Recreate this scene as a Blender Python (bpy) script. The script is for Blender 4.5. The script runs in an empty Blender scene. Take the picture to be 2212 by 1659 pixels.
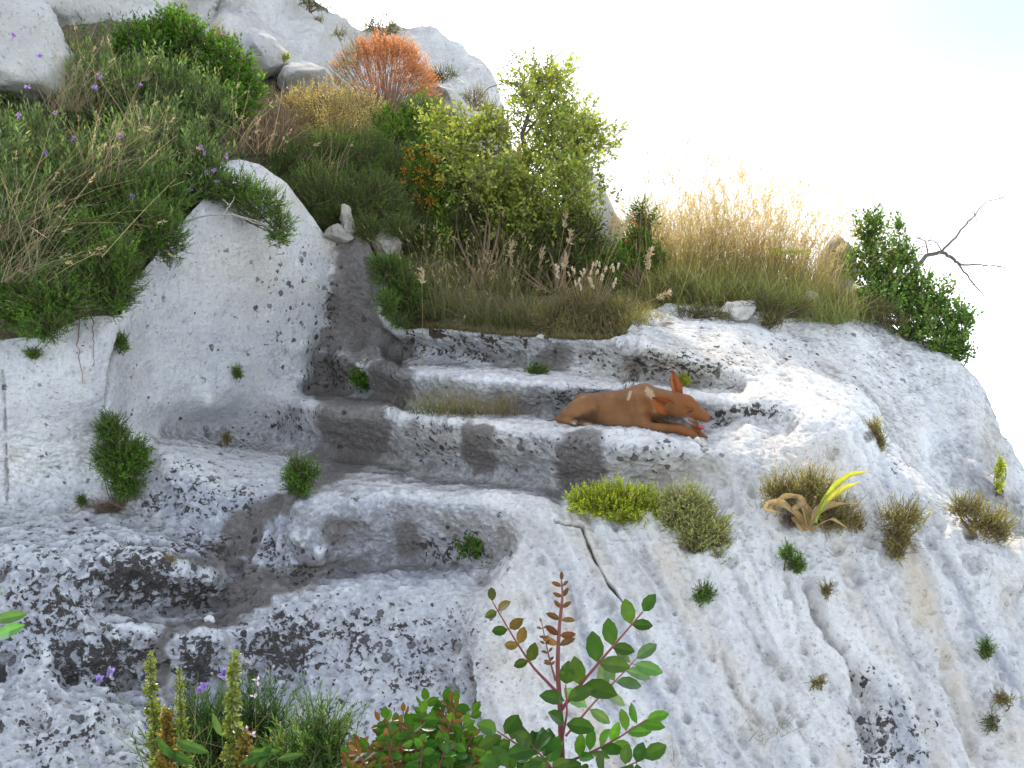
import bpy, math, random
import numpy as np
from mathutils import Vector

rng = np.random.default_rng(11)
random.seed(11)
scene = bpy.context.scene
COL = scene.collection
R = math.radians

# ------------------------------------------------------------------ camera
W, H, F = 2212.0, 1659.0, 2138.0          # survey units: photo pixels
HORIZON = 600.0
PITCH = math.atan((H / 2 - HORIZON) / F)
CP, SP = math.cos(PITCH), math.sin(PITCH)


def P(px, py, D):
    """World point seen at (px, py) that lies D metres in front (world Y)."""
    px = np.asarray(px, float); py = np.asarray(py, float); D = np.asarray(D, float)
    x = (px - W / 2) / F
    y = -(py - H / 2) / F
    t = D / (CP + y * SP)
    return np.stack([x * t, D + 0 * x, (-SP + y * CP) * t], -1)


def m_per_px(D):
    return D / F


# ------------------------------------------------------------------ noise
_perm = np.random.default_rng(5).permutation(256)
_perm = np.concatenate([_perm, _perm, _perm])
_g = np.random.default_rng(6).normal(size=(256, 3))
_g /= np.linalg.norm(_g, axis=1)[:, None]


def pnoise(p):
    p = np.asarray(p, float)
    sh = p.shape[:-1]
    p = p.reshape(-1, 3)
    i = np.floor(p).astype(int)
    f = p - i
    u = f * f * f * (f * (f * 6 - 15) + 10)
    i &= 255
    out = 0
    for dx in (0, 1):
        wx = u[:, 0] if dx else 1 - u[:, 0]
        for dy in (0, 1):
            wy = u[:, 1] if dy else 1 - u[:, 1]
            for dz in (0, 1):
                wz = u[:, 2] if dz else 1 - u[:, 2]
                h = _perm[_perm[_perm[(i[:, 0] + dx) & 255] + ((i[:, 1] + dy) & 255)] + ((i[:, 2] + dz) & 255)]
                gr = _g[h]
                d = gr[:, 0] * (f[:, 0] - dx) + gr[:, 1] * (f[:, 1] - dy) + gr[:, 2] * (f[:, 2] - dz)
                out = out + wx * wy * wz * d
    return (out * 1.6).reshape(sh)


def fbm(p, oct=4, gain=.5):
    a, s, o = 1.0, 1.0, 0
    for k in range(oct):
        o = o + a * pnoise(p * s + 17.3 * k)
        a *= gain; s *= 2.03
    return o


def sstep(a, b, x):
    t = np.clip((x - a) / (b - a), 0, 1)
    return t * t * (3 - 2 * t)


def unit(v):
    return v / (np.linalg.norm(v, axis=-1, keepdims=True) + 1e-9)


# ------------------------------------------------------------------ mesh building
def mesh_from(name, V, Q, mat, col=None, smooth=False, attrs=None, T=None):
    me = bpy.data.meshes.new(name)
    V = np.ascontiguousarray(V, np.float32)
    nq = len(Q); nt = 0 if T is None else len(T)
    me.vertices.add(len(V)); me.vertices.foreach_set('co', V.ravel())
    idx = np.asarray(Q, np.int32).ravel()
    st = np.arange(nq, dtype=np.int32) * 4
    if nt:
        st = np.concatenate([st, nq * 4 + np.arange(nt, dtype=np.int32) * 3])
        idx = np.concatenate([idx, np.asarray(T, np.int32).ravel()])
    me.loops.add(len(idx)); me.loops.foreach_set('vertex_index', idx)
    me.polygons.add(nq + nt); me.polygons.foreach_set('loop_start', st)
    me.polygons.foreach_set('use_smooth', np.full(nq + nt, smooth, bool))
    if col is not None:
        a = me.color_attributes.new('Col', 'FLOAT_COLOR', 'POINT')
        c = np.ones((len(V), 4), np.float32); c[:, :3] = col
        a.data.foreach_set('color', c.ravel())
    for k, v in (attrs or {}).items():
        a = me.attributes.new(k, 'FLOAT_COLOR', 'POINT')
        a.data.foreach_set('color', np.ascontiguousarray(v, np.float32).ravel())
    me.update(calc_edges=True)
    me.materials.append(mat)
    return me


def link(name, me, parent=None):
    o = bpy.data.objects.new(name, me)
    COL.objects.link(o)
    o.parent = parent
    return o


def tag(o, label=None, cat=None, group=None, kind=None):
    if label: o['label'] = label
    if cat: o['category'] = cat
    if group: o['group'] = group
    if kind: o['kind'] = kind
    return o


def thing(name, label, cat, loc, group=None):
    o = bpy.data.objects.new(name, None)
    o.empty_display_size = .05
    COL.objects.link(o)
    o.location = Vector([float(v) for v in loc])
    return tag(o, label, cat, group)


class Buf:
    """Collects quads with a colour per vertex."""
    def __init__(s):
        s.V, s.Q, s.C, s.n = [], [], [], 0

    def add(s, V, Q, C):
        V = np.asarray(V, float).reshape(-1, 3)
        s.V.append(V); s.Q.append(np.asarray(Q, int).reshape(-1, 4) + s.n)
        C = np.broadcast_to(np.asarray(C, float), V.shape) if np.ndim(C) < 2 else C
        s.C.append(np.clip(C, 0, 1)); s.n += len(V)

    def diamonds(s, B, A, N, L, Wd, C, fold=.0):
        """flat four-cornered leaves: base, side, tip, side"""
        n = len(B)
        if n == 0: return
        A = unit(A); S = unit(np.cross(A, N))
        L = np.broadcast_to(L, n)[:, None]; Wd = np.broadcast_to(Wd, n)[:, None]
        mid = B + A * L * .45
        V = np.stack([B, mid + S * Wd * .5, B + A * L, mid - S * Wd * .5], 1).reshape(-1, 3)
        Q = np.arange(4 * n).reshape(n, 4)
        s.add(V, Q, np.repeat(C, 4, 0))

    def ovals(s, B, A, N, L, Wd, C, fold=.18, curl=.12, shape=None):
        """broad leaves with a midrib fold, 5 rows of 3"""
        n = len(B)
        if n == 0: return
        A = unit(A); S = unit(np.cross(A, N)); N = unit(np.cross(S, A))
        L = np.broadcast_to(L, n)[:, None]; Wd = np.broadcast_to(Wd, n)[:, None]
        ts = [0, .22, .5, .8, 1.0]
        ws = shape or [.12, .78, 1.0, .74, .1]
        rows = []; cols = []
        for t, w in zip(ts, ws):
            m = B + A * L * t - N * L * curl * t * t
            e = N * Wd * w * fold
            rows += [m + S * Wd * w * .5 + e, m, m - S * Wd * w * .5 + e]
            cols += [C, C * 1.12, C * .94]
        V = np.stack(rows, 1).reshape(-1, 3)
        Cc = np.stack(cols, 1).reshape(-1, 3)
        q = []
        for r in range(4):
            for c in range(2):
                a = r * 3 + c
                q.append([a, a + 1, a + 4, a + 3])
        q = np.array(q)
        Q = (np.arange(n)[:, None, None] * 15 + q[None]).reshape(-1, 4)
        s.add(V, Q, Cc)

    def tube(s, pts, rad, C, sides=5):
        pts = np.asarray(pts, float)
        n = len(pts)
        rad = np.broadcast_to(rad, n)
        T = np.gradient(pts, axis=0); T = unit(T)
        ref = np.array([.31, .9, .2])
        U = unit(np.cross(T, ref)); Vv = np.cross(T, U)
        a = np.arange(sides) * 2 * math.pi / sides
        ring = pts[:, None] + rad[:, None, None] * (np.cos(a)[None, :, None] * U[:, None] + np.sin(a)[None, :, None] * Vv[:, None])
        k = np.arange(n - 1)[:, None] * sides; j = np.arange(sides)[None]
        j2 = (j + 1) % sides
        Q = np.stack([k + j, k + j2, k + sides + j2, k + sides + j], -1).reshape(-1, 4)
        if np.ndim(C) == 2: C = np.repeat(C, sides, 0)
        s.add(ring.reshape(-1, 3), Q, C)

    def twigs(s, B, E, r0, r1, C):
        """many straight three-sided twigs"""
        n = len(B)
        if n == 0: return
        T = unit(E - B); U = unit(np.cross(T, [.3, .8, .5])); Vv = np.cross(T, U)
        r0 = np.broadcast_to(r0, n)[:, None]; r1 = np.broadcast_to(r1, n)[:, None]
        out = []
        for base, r in ((B, r0), (E, r1)):
            for k in range(3):
                a = k * 2 * math.pi / 3
                out.append(base + r * (math.cos(a) * U + math.sin(a) * Vv))
        V = np.stack(out, 1).reshape(-1, 3)
        q = np.array([[0, 1, 4, 3], [1, 2, 5, 4], [2, 0, 3, 5]])
        Q = (np.arange(n)[:, None, None] * 6 + q[None]).reshape(-1, 4)
        C = np.broadcast_to(C, (n, 3))
        s.add(V, Q, np.repeat(C, 6, 0))

    def blades(s, B, A, L, bend, Wd, c0, c1, K=5):
        """many curved grass blades. bend: (n,3) sideways pull at the tip (fraction of L)"""
        n = len(B)
        if n == 0: return
        A = unit(A); L = np.broadcast_to(L, n)[:, None]; Wd = np.broadcast_to(Wd, n)[:, None]
        side = unit(np.cross(A, rng.normal(size=(n, 3))))
        rows, cols = [], []
        for i in range(K):
            t = i / (K - 1)
            p = B + A * L * t + bend * L * t * t
            w = Wd * .5 * (1 - .85 * t)
            rows += [p - side * w, p + side * w]
            c = c0 * (1 - t) + c1 * t
            cols += [c, c]
        V = np.stack(rows, 1).reshape(-1, 3); Cc = np.stack(cols, 1).reshape(-1, 3)
        q = np.array([[2 * i, 2 * i + 1, 2 * i + 3, 2 * i + 2] for i in range(K - 1)])
        Q = (np.arange(n)[:, None, None] * (2 * K) + q[None]).reshape(-1, 4)
        s.add(V, Q, Cc)
        return B + A * L + bend * L, unit(A + 2 * bend)

    def build(s, name, mat, parent=None, smooth=False):
        V = np.concatenate(s.V); Q = np.concatenate(s.Q); C = np.concatenate(s.C)
        if parent is not None:
            V = V - np.array(parent.location)
        return link(name, mesh_from(name, V, Q, mat, C, smooth), parent)


def vary(c, n, amt=.3, c2=None):
    c = np.asarray(c, float)
    k = rng.random((n, 1))
    base = c if c2 is None else c * (1 - k) + np.asarray(c2, float) * k
    return np.clip(base * (1 + amt * (rng.random((n, 1)) * 2 - 1)) * (1 + .12 * (rng.random((n, 3)) * 2 - 1)), 0, 1)


# ------------------------------------------------------------------ materials
class NT:
    def __init__(s, name):
        s.m = bpy.data.materials.new(name); s.m.use_nodes = True
        s.t = s.m.node_tree; s.t.nodes.clear()
        s.out = s.n('ShaderNodeOutputMaterial')

    def n(s, typ, **kw):
        nd = s.t.nodes.new(typ)
        for k, v in kw.items(): setattr(nd, k, v)
        return nd

    def l(s, a, b): s.t.links.new(a, b)

    def val(s, nd, key, v):
        if isinstance(v, (int, float, tuple, list)): nd.inputs[key].default_value = v
        else: s.l(v, nd.inputs[key])

    def math(s, op, a, b=0.0, clamp=False):
        nd = s.n('ShaderNodeMath', operation=op, use_clamp=clamp)
        s.val(nd, 0, a); s.val(nd, 1, b)
        return nd.outputs[0]

    def mix(s, f, a, b):
        nd = s.n('ShaderNodeMix', data_type='RGBA')
        s.val(nd, 'Factor', f)
        for key, v in ((6, a), (7, b)):
            if isinstance(v, tuple): nd.inputs[key].default_value = (*v, 1) if len(v) == 3 else v
            else: s.l(v, nd.inputs[key])
        return nd.outputs[2]

    def noise(s, vec, scale, detail=3, rough=.55, dist=0.0):
        nd = s.n('ShaderNodeTexNoise')
        if vec is not None: s.l(vec, nd.inputs['Vector'])
        nd.inputs['Scale'].default_value = scale; nd.inputs['Detail'].default_value = detail
        nd.inputs['Roughness'].default_value = rough; nd.inputs['Distortion'].default_value = dist
        return nd.outputs[0]

    def ramp(s, f, a, b):
        nd = s.n('ShaderNodeMapRange', interpolation_type='SMOOTHSTEP')
        s.val(nd, 0, f); s.val(nd, 1, a); s.val(nd, 2, b)
        return nd.outputs[0]


def leaf_mat(name, trans=.4, gloss=.06, rough=.45, tint=(1.25, 1.15, .55)):
    t = NT(name)
    at = t.n('ShaderNodeAttribute', attribute_name='Col')
    geo = t.n('ShaderNodeNewGeometry')
    nz = t.noise(geo.outputs['Position'], 60, 2)
    k = t.math('MULTIPLY_ADD', nz, .5); 
    k = t.math('ADD', t.math('MULTIPLY', nz, .6), .7)
    mul = t.n('ShaderNodeVectorMath', operation='SCALE')
    t.l(at.outputs['Color'], mul.inputs[0]); t.l(k, mul.inputs['Scale'])
    d = t.n('ShaderNodeBsdfDiffuse'); t.l(mul.outputs[0], d.inputs['Color'])
    tv = t.n('ShaderNodeVectorMath', operation='MULTIPLY')
    t.l(mul.outputs[0], tv.inputs[0]); tv.inputs[1].default_value = tint
    tr = t.n('ShaderNodeBsdfTranslucent'); t.l(tv.outputs[0], tr.inputs['Color'])
    m1 = t.n('ShaderNodeMixShader'); m1.inputs[0].default_value = trans
    t.l(d.outputs[0], m1.inputs[1]); t.l(tr.outputs[0], m1.inputs[2])
    g = t.n('ShaderNodeBsdfGlossy'); g.inputs['Roughness'].default_value = rough
    g.inputs['Color'].default_value = (1, 1, 1, 1)
    fr = t.n('ShaderNodeFresnel'); fr.inputs[0].default_value = 1.35
    gf = t.math('MULTIPLY', fr.outputs[0], gloss * 5, True)
    m2 = t.n('ShaderNodeMixShader'); t.l(gf, m2.inputs[0])
    t.l(m1.outputs[0], m2.inputs[1]); t.l(g.outputs[0], m2.inputs[2])
    t.l(m2.outputs[0], t.out.inputs[0])
    return t.m


def wood_mat(name, bump=.3):
    t = NT(name)
    at = t.n('ShaderNodeAttribute', attribute_name='Col')
    geo = t.n('ShaderNodeNewGeometry')
    nz = t.noise(geo.outputs['Position'], 70, 4)
    k = t.math('ADD', t.math('MULTIPLY', nz, 1.0), .5)
    mul = t.n('ShaderNodeVectorMath', operation='SCALE')
    t.l(at.outputs['Color'], mul.inputs[0]); t.l(k, mul.inputs['Scale'])
    b = t.n('ShaderNodeBsdfPrincipled'); t.l(mul.outputs[0], b.inputs['Base Color'])
    b.inputs['Roughness'].default_value = .8
    t.l(b.outputs[0], t.out.inputs[0])
    return t.m


def rock_mat(name, base=(.80, .785, .75), second=(.57, .55, .52), masks=True, bump=1.0, spots=.0):
    t = NT(name)
    tc = t.n('ShaderNodeTexCoord'); v = tc.outputs['Object']
    n1 = t.noise(v, 1.3, 5, .6, .1); n2 = t.noise(v, 7, 6, .65); n3 = t.noise(v, 38, 5, .7); n4 = t.noise(v, 130, 3, .6)
    mp = t.n('ShaderNodeMapping'); t.l(v, mp.inputs[0]); mp.inputs['Scale'].default_value = (13, 2.2, 1.5)
    n5 = t.noise(mp.outputs[0], 1.0, 4, .6, .2)
    c = t.mix(t.ramp(n1, .36, .66), base, second)
    c = t.mix(t.math('MULTIPLY', t.ramp(n2, .50, .78), .5), c, (.50, .505, .53))
    c = t.mix(t.math('MULTIPLY', t.ramp(n5, .50, .72), .30), c, (.50, .50, .53))
    c = t.mix(t.math('MULTIPLY', t.ramp(n2, .48, .25), .6), c, (.62, .54, .43))
    c = t.mix(t.math('MULTIPLY', t.ramp(n3, .52, .70), .42), c, (.36, .35, .35))
    c = t.mix(t.math('MULTIPLY', t.ramp(n4, .47, .75), .28), c, (.30, .29, .28))
    c = t.mix(t.math('MULTIPLY', t.ramp(n3, .48, .30), .30), c, (.74, .73, .70))
    n6 = t.noise(v, 300, 2, .7)
    h = t.math('ADD', t.math('MULTIPLY', n3, .65), t.math('ADD', t.math('MULTIPLY', n4, .42), t.math('MULTIPLY', n6, .12)))
    h = t.math('ADD', h, t.math('MULTIPLY', n2, .6))
    vp = t.n('ShaderNodeTexVoronoi'); t.l(v, vp.inputs['Vector']); vp.inputs['Scale'].default_value = 52
    sm = t.math('MULTIPLY', t.ramp(vp.outputs['Distance'], .30, .12), t.ramp(n3, .5, .6))
    h = t.math('SUBTRACT', h, t.math('MULTIPLY', sm, .5))
    c = t.mix(t.math('MULTIPLY', sm, .5), c, (.22, .20, .18))
    vo = t.n('ShaderNodeTexVoronoi'); t.l(v, vo.inputs['Vector']); vo.inputs['Scale'].default_value = 17
    pit = t.math('MULTIPLY', t.ramp(vo.outputs['Distance'], .26, .10), t.ramp(n2, .52, .62))
    h = t.math('SUBTRACT', h, t.math('MULTIPLY', pit, .55))
    c = t.mix(t.math('MULTIPLY', pit, .35), c, (.27, .25, .23))
    if masks:
        a = t.n('ShaderNodeAttribute', attribute_name='mask')
        sp = t.n('ShaderNodeSeparateColor'); t.l(a.outputs['Color'], sp.inputs[0])
        stain_shade, lich, cream = sp.outputs
        soil = a.outputs['Alpha']
        a2 = t.n('ShaderNodeAttribute', attribute_name='wear_shade'); s2 = t.n('ShaderNodeSeparateColor'); t.l(a2.outputs['Color'], s2.inputs[0])  # pale rims, plus shade painted as grey tone and dark hollows
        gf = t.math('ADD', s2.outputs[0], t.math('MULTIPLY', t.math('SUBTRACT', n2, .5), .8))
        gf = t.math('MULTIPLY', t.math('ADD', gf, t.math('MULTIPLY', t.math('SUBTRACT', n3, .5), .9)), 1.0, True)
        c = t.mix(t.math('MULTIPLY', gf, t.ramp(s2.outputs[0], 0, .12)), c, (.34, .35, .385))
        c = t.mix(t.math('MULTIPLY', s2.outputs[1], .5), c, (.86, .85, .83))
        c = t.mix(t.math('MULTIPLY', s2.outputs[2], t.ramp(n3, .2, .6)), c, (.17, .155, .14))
        # warm patches
        c = t.mix(t.math('MULTIPLY', cream, t.ramp(n2, .25, .6), True), c, (.60, .50, .36))
        # dark grey worn / wet stains, plus shade painted on riser faces
        sf = t.math('ADD', stain_shade, t.math('MULTIPLY', t.math('SUBTRACT', n2, .5), 1.0))
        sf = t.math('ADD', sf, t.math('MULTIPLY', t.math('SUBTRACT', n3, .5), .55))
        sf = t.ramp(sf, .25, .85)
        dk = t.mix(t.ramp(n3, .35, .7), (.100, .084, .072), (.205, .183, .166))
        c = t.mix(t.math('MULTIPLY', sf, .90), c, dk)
        # black lichen crusts
        l1 = t.noise(v, 31, 5, .66, .5); l2 = t.noise(v, 10, 3, .6, .2)
        lf = t.math('ADD', t.math('MULTIPLY', l1, .72), t.math('MULTIPLY', l2, .38))
        lf = t.math('ADD', lf, t.math('MULTIPLY', lich, .20))
        lm = t.ramp(lf, .700, .735)
        wv = t.n('ShaderNodeVectorMath', operation='MULTIPLY_ADD')
        nzc = t.n('ShaderNodeTexNoise'); t.l(v, nzc.inputs['Vector']); nzc.inputs['Scale'].default_value = 34; nzc.inputs['Detail'].default_value = 4
        t.l(nzc.outputs['Color'], wv.inputs[0]); wv.inputs[1].default_value = (.034, .034, .034); t.l(v, wv.inputs[2])
        for sc_v, gain, rad in ((17, .62, .46), (34, .60, .44)):
            vz = t.n('ShaderNodeTexVoronoi'); t.l(wv.outputs[0], vz.inputs['Vector']); vz.inputs['Scale'].default_value = sc_v
            sr = t.n('ShaderNodeSeparateColor'); t.l(vz.outputs['Color'], sr.inputs[0])
            pres = t.ramp(t.math('SUBTRACT', t.math('MULTIPLY', t.math('ADD', lich, t.math('MULTIPLY', t.math('SUBTRACT', l2, .5), .55)), gain), sr.outputs[0]), -.01, .03)
            rr_ = t.math('MULTIPLY', t.math('ADD', t.math('MULTIPLY', sr.outputs[1], .6), .45), rad)
            body = t.ramp(t.math('SUBTRACT', rr_, vz.outputs['Distance']), -.02, .05)
            lm = t.math('MAXIMUM', lm, t.math('MULTIPLY', t.math('MULTIPLY', pres, body), t.math('ADD', t.math('MULTIPLY', sr.outputs[2], .35), .65)))
        lc = t.mix(t.ramp(n4, .4, .65), (.026, .021, .019), (.085, .072, .062))
        c = t.mix(t.math('MULTIPLY', lm, .95), c, lc)
        h = t.math('ADD', h, t.math('MULTIPLY', lm, .25))
        # loose earth
        so = t.ramp(t.math('ADD', soil, t.math('MULTIPLY', t.math('SUBTRACT', n2, .5), .9)), .4, .7)
        c = t.mix(so, c, t.mix(n3, (.05, .037, .024), (.15, .11, .07)))
    bm = t.n('ShaderNodeBump'); bm.inputs['Strength'].default_value = .85 * bump; bm.inputs['Distance'].default_value = .022
    t.l(h, bm.inputs['Height'])
    b = t.n('ShaderNodeBsdfPrincipled'); t.l(c, b.inputs['Base Color']); b.inputs['Roughness'].default_value = .9
    b.inputs['Specular IOR Level'].default_value = .2
    t.l(bm.outputs[0], b.inputs['Normal']); t.l(b.outputs[0], t.out.inputs[0])
    return t.m


def soil_mat(name):
    t = NT(name)
    v = t.n('ShaderNodeTexCoord').outputs['Object']
    n1 = t.noise(v, 3, 5, .6); n2 = t.noise(v, 30, 5, .7)
    c = t.mix(n1, (.06, .045, .028), (.14, .105, .065))
    c = t.mix(t.ramp(n2, .4, .75), c, (.22, .18, .12))
    bm = t.n('ShaderNodeBump'); bm.inputs['Strength'].default_value = .8; bm.inputs['Distance'].default_value = .02
    t.l(n2, bm.inputs['Height'])
    b = t.n('ShaderNodeBsdfPrincipled'); t.l(c, b.inputs['Base Color']); b.inputs['Roughness'].default_value = 1
    t.l(bm.outputs[0], b.inputs['Normal']); t.l(b.outputs[0], t.out.inputs[0])
    return t.m


M_leaf = leaf_mat('shrub_leaf', .48, .03, tint=(1.3, 1.2, .6))
M_dry = leaf_mat('dry_grass_blade', .5, .02, tint=(1.15, 1.05, .8))
M_gloss = leaf_mat('leathery_leaf', .32, .016, .5)
M_flower = leaf_mat('petal', .45, .02, tint=(1.1, 1, 1.1))
M_wood = wood_mat('woody_stem')
M_rock = rock_mat('weathered_limestone')
M_cliff = rock_mat('cliff_limestone', (.64, .62, .58), (.50, .47, .43), masks=False, bump=1.3)
M_boulder = rock_mat('loose_limestone', (.58, .55, .50), (.46, .42, .37), masks=False, bump=.9)
M_cream = rock_mat('cream_weathered_stone', (.46, .40, .31), (.34, .30, .25), masks=False, bump=1.2)
M_soil = soil_mat('dry_hillside_earth')
# ------------------------------------------------------------------ terrain patches
def resample(line, step):
    out = []
    for (a, b) in zip(line[:-1], line[1:]):
        a = np.array(a, float); b = np.array(b, float)
        n = max(1, int(round(np.linalg.norm((b - a)[:2]) / step)))
        for k in range(n):
            t = k / n
            q = a + (b - a) * t
            q[2] = 1 / ((1 - t) / a[2] + t / b[2])
            out.append(q)
    out.append(np.array(line[-1], float))
    return out


def rbf_fit(pts):
    keep = []
    for p in pts:
        if all(abs(p[0] - q[0]) + abs(p[1] - q[1]) > 7 for q in keep): keep.append(p)
    A = np.array(keep)
    X = A[:, :2] / 500.0; y = 1 / A[:, 2]
    n = len(X)
    K = np.sqrt(np.sum((X[:, None] - X[None]) ** 2, -1) + 1e-4)
    K -= np.eye(n) * .006
    Pm = np.concatenate([np.ones((n, 1)), X], 1)
    M = np.zeros((n + 3, n + 3)); M[:n, :n] = K; M[:n, n:] = Pm; M[n:, :n] = Pm.T
    w = np.linalg.solve(M, np.concatenate([y, np.zeros(3)]))
    return X.astype(np.float32), w


def rbf_eval(model, px, py):
    X, w = model
    q = np.stack([px.ravel(), py.ravel()], -1).astype(np.float32) / 500
    n = len(X); out = np.empty(len(q))
    for i in range(0, len(q), 20000):
        c = q[i:i + 20000]
        d = np.sqrt((c[:, None, 0] - X[None, :, 0]) ** 2 + (c[:, None, 1] - X[None, :, 1]) ** 2 + np.float32(1e-4))
        out[i:i + 20000] = d @ w[:n] + w[n] + c @ w[n + 1:]
    return (1 / out).reshape(px.shape)


class Patch:
    def __init__(s, pts, top, bottom, s0, s1, ns, nt, gamma=1.0, shear=None):
        model = rbf_fit(pts)
        s.s = np.linspace(s0, s1, ns)
        tx, ty = np.array(top, float).T
        s.top = np.interp(s.s, tx, ty)
        bx, by = np.array(bottom, float).T
        s.bot = np.interp(s.s, bx, by)
        s.t = np.linspace(0, 1, nt) ** gamma
        s.px = np.repeat(s.s[None], nt, 0)
        if shear is None:
            s.py = s.top[None] + (s.bot - s.top)[None] * s.t[:, None]
        else:                                            # rows level out away from the crest line
            Y = shear + (s.bot - shear)[None] * s.t[:, None]
            de = (s.top - shear)[None]
            s.py = Y + de * np.clip(1 - (Y - shear) / (2.4 * de + 1e-6), 0, 1) ** 2
        s.D = rbf_eval(model, s.px, s.py)
        s.V = P(s.px, s.py, s.D)

    def normals(s):
        du = np.gradient(s.V, axis=1); dv = np.gradient(s.V, axis=0)
        n = unit(np.cross(du, dv))
        flip = np.sum(n * s.V, -1) > 0
        n[flip] *= -1
        return n

    def smooth(s, it):
        for _ in range(it):
            V = s.V.copy()
            V[1:-1, 1:-1] = (s.V[1:-1, 1:-1] * 2 + s.V[:-2, 1:-1] + s.V[2:, 1:-1] + s.V[1:-1, :-2] + s.V[1:-1, 2:]) / 6
            s.V = V

    def at(s, px, py):
        i = int(np.clip(round((px - s.s[0]) / (s.s[1] - s.s[0])), 0, len(s.s) - 1))
        j = int(np.clip(np.searchsorted(s.py[:, i], py), 0, len(s.t) - 1))
        return s.V[j, i].copy()

    def mesh(s, name, mat, attr=None, wear_shade=None, back=1.2, rows=9, drop=.03):
        nt, ns = s.V.shape[:2]
        ext = []
        for k in range(rows, 0, -1):                     # roll the crest over and away
            e = s.V[0].copy(); y = back * (k / rows) ** 1.5
            e[:, 1] += y; e[:, 0] *= e[:, 1] / (e[:, 1] - y)
            e[:, 2] = e[:, 2] * (e[:, 1] / (e[:, 1] - y)) - drop * k - .25 * y
            ext.append(e)
        G = np.concatenate([np.stack(ext), s.V], 0)
        n = G.shape[0]
        i = np.arange(n - 1)[:, None] * ns + np.arange(ns - 1)[None]
        Q = np.stack([i, i + ns, i + ns + 1, i + 1], -1).reshape(-1, 4)
        at = None
        if attr is not None:
            A = np.concatenate([np.repeat(attr[:1], rows, 0), attr], 0)
            at = {'mask': A.reshape(-1, 4)}
            Wr = np.concatenate([np.repeat(wear_shade[:1], rows, 0), wear_shade], 0); at['wear_shade'] = Wr.reshape(-1, 4)
        return link(name, mesh_from(name, G.reshape(-1, 3), Q, mat, smooth=True, attrs=at))


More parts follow.
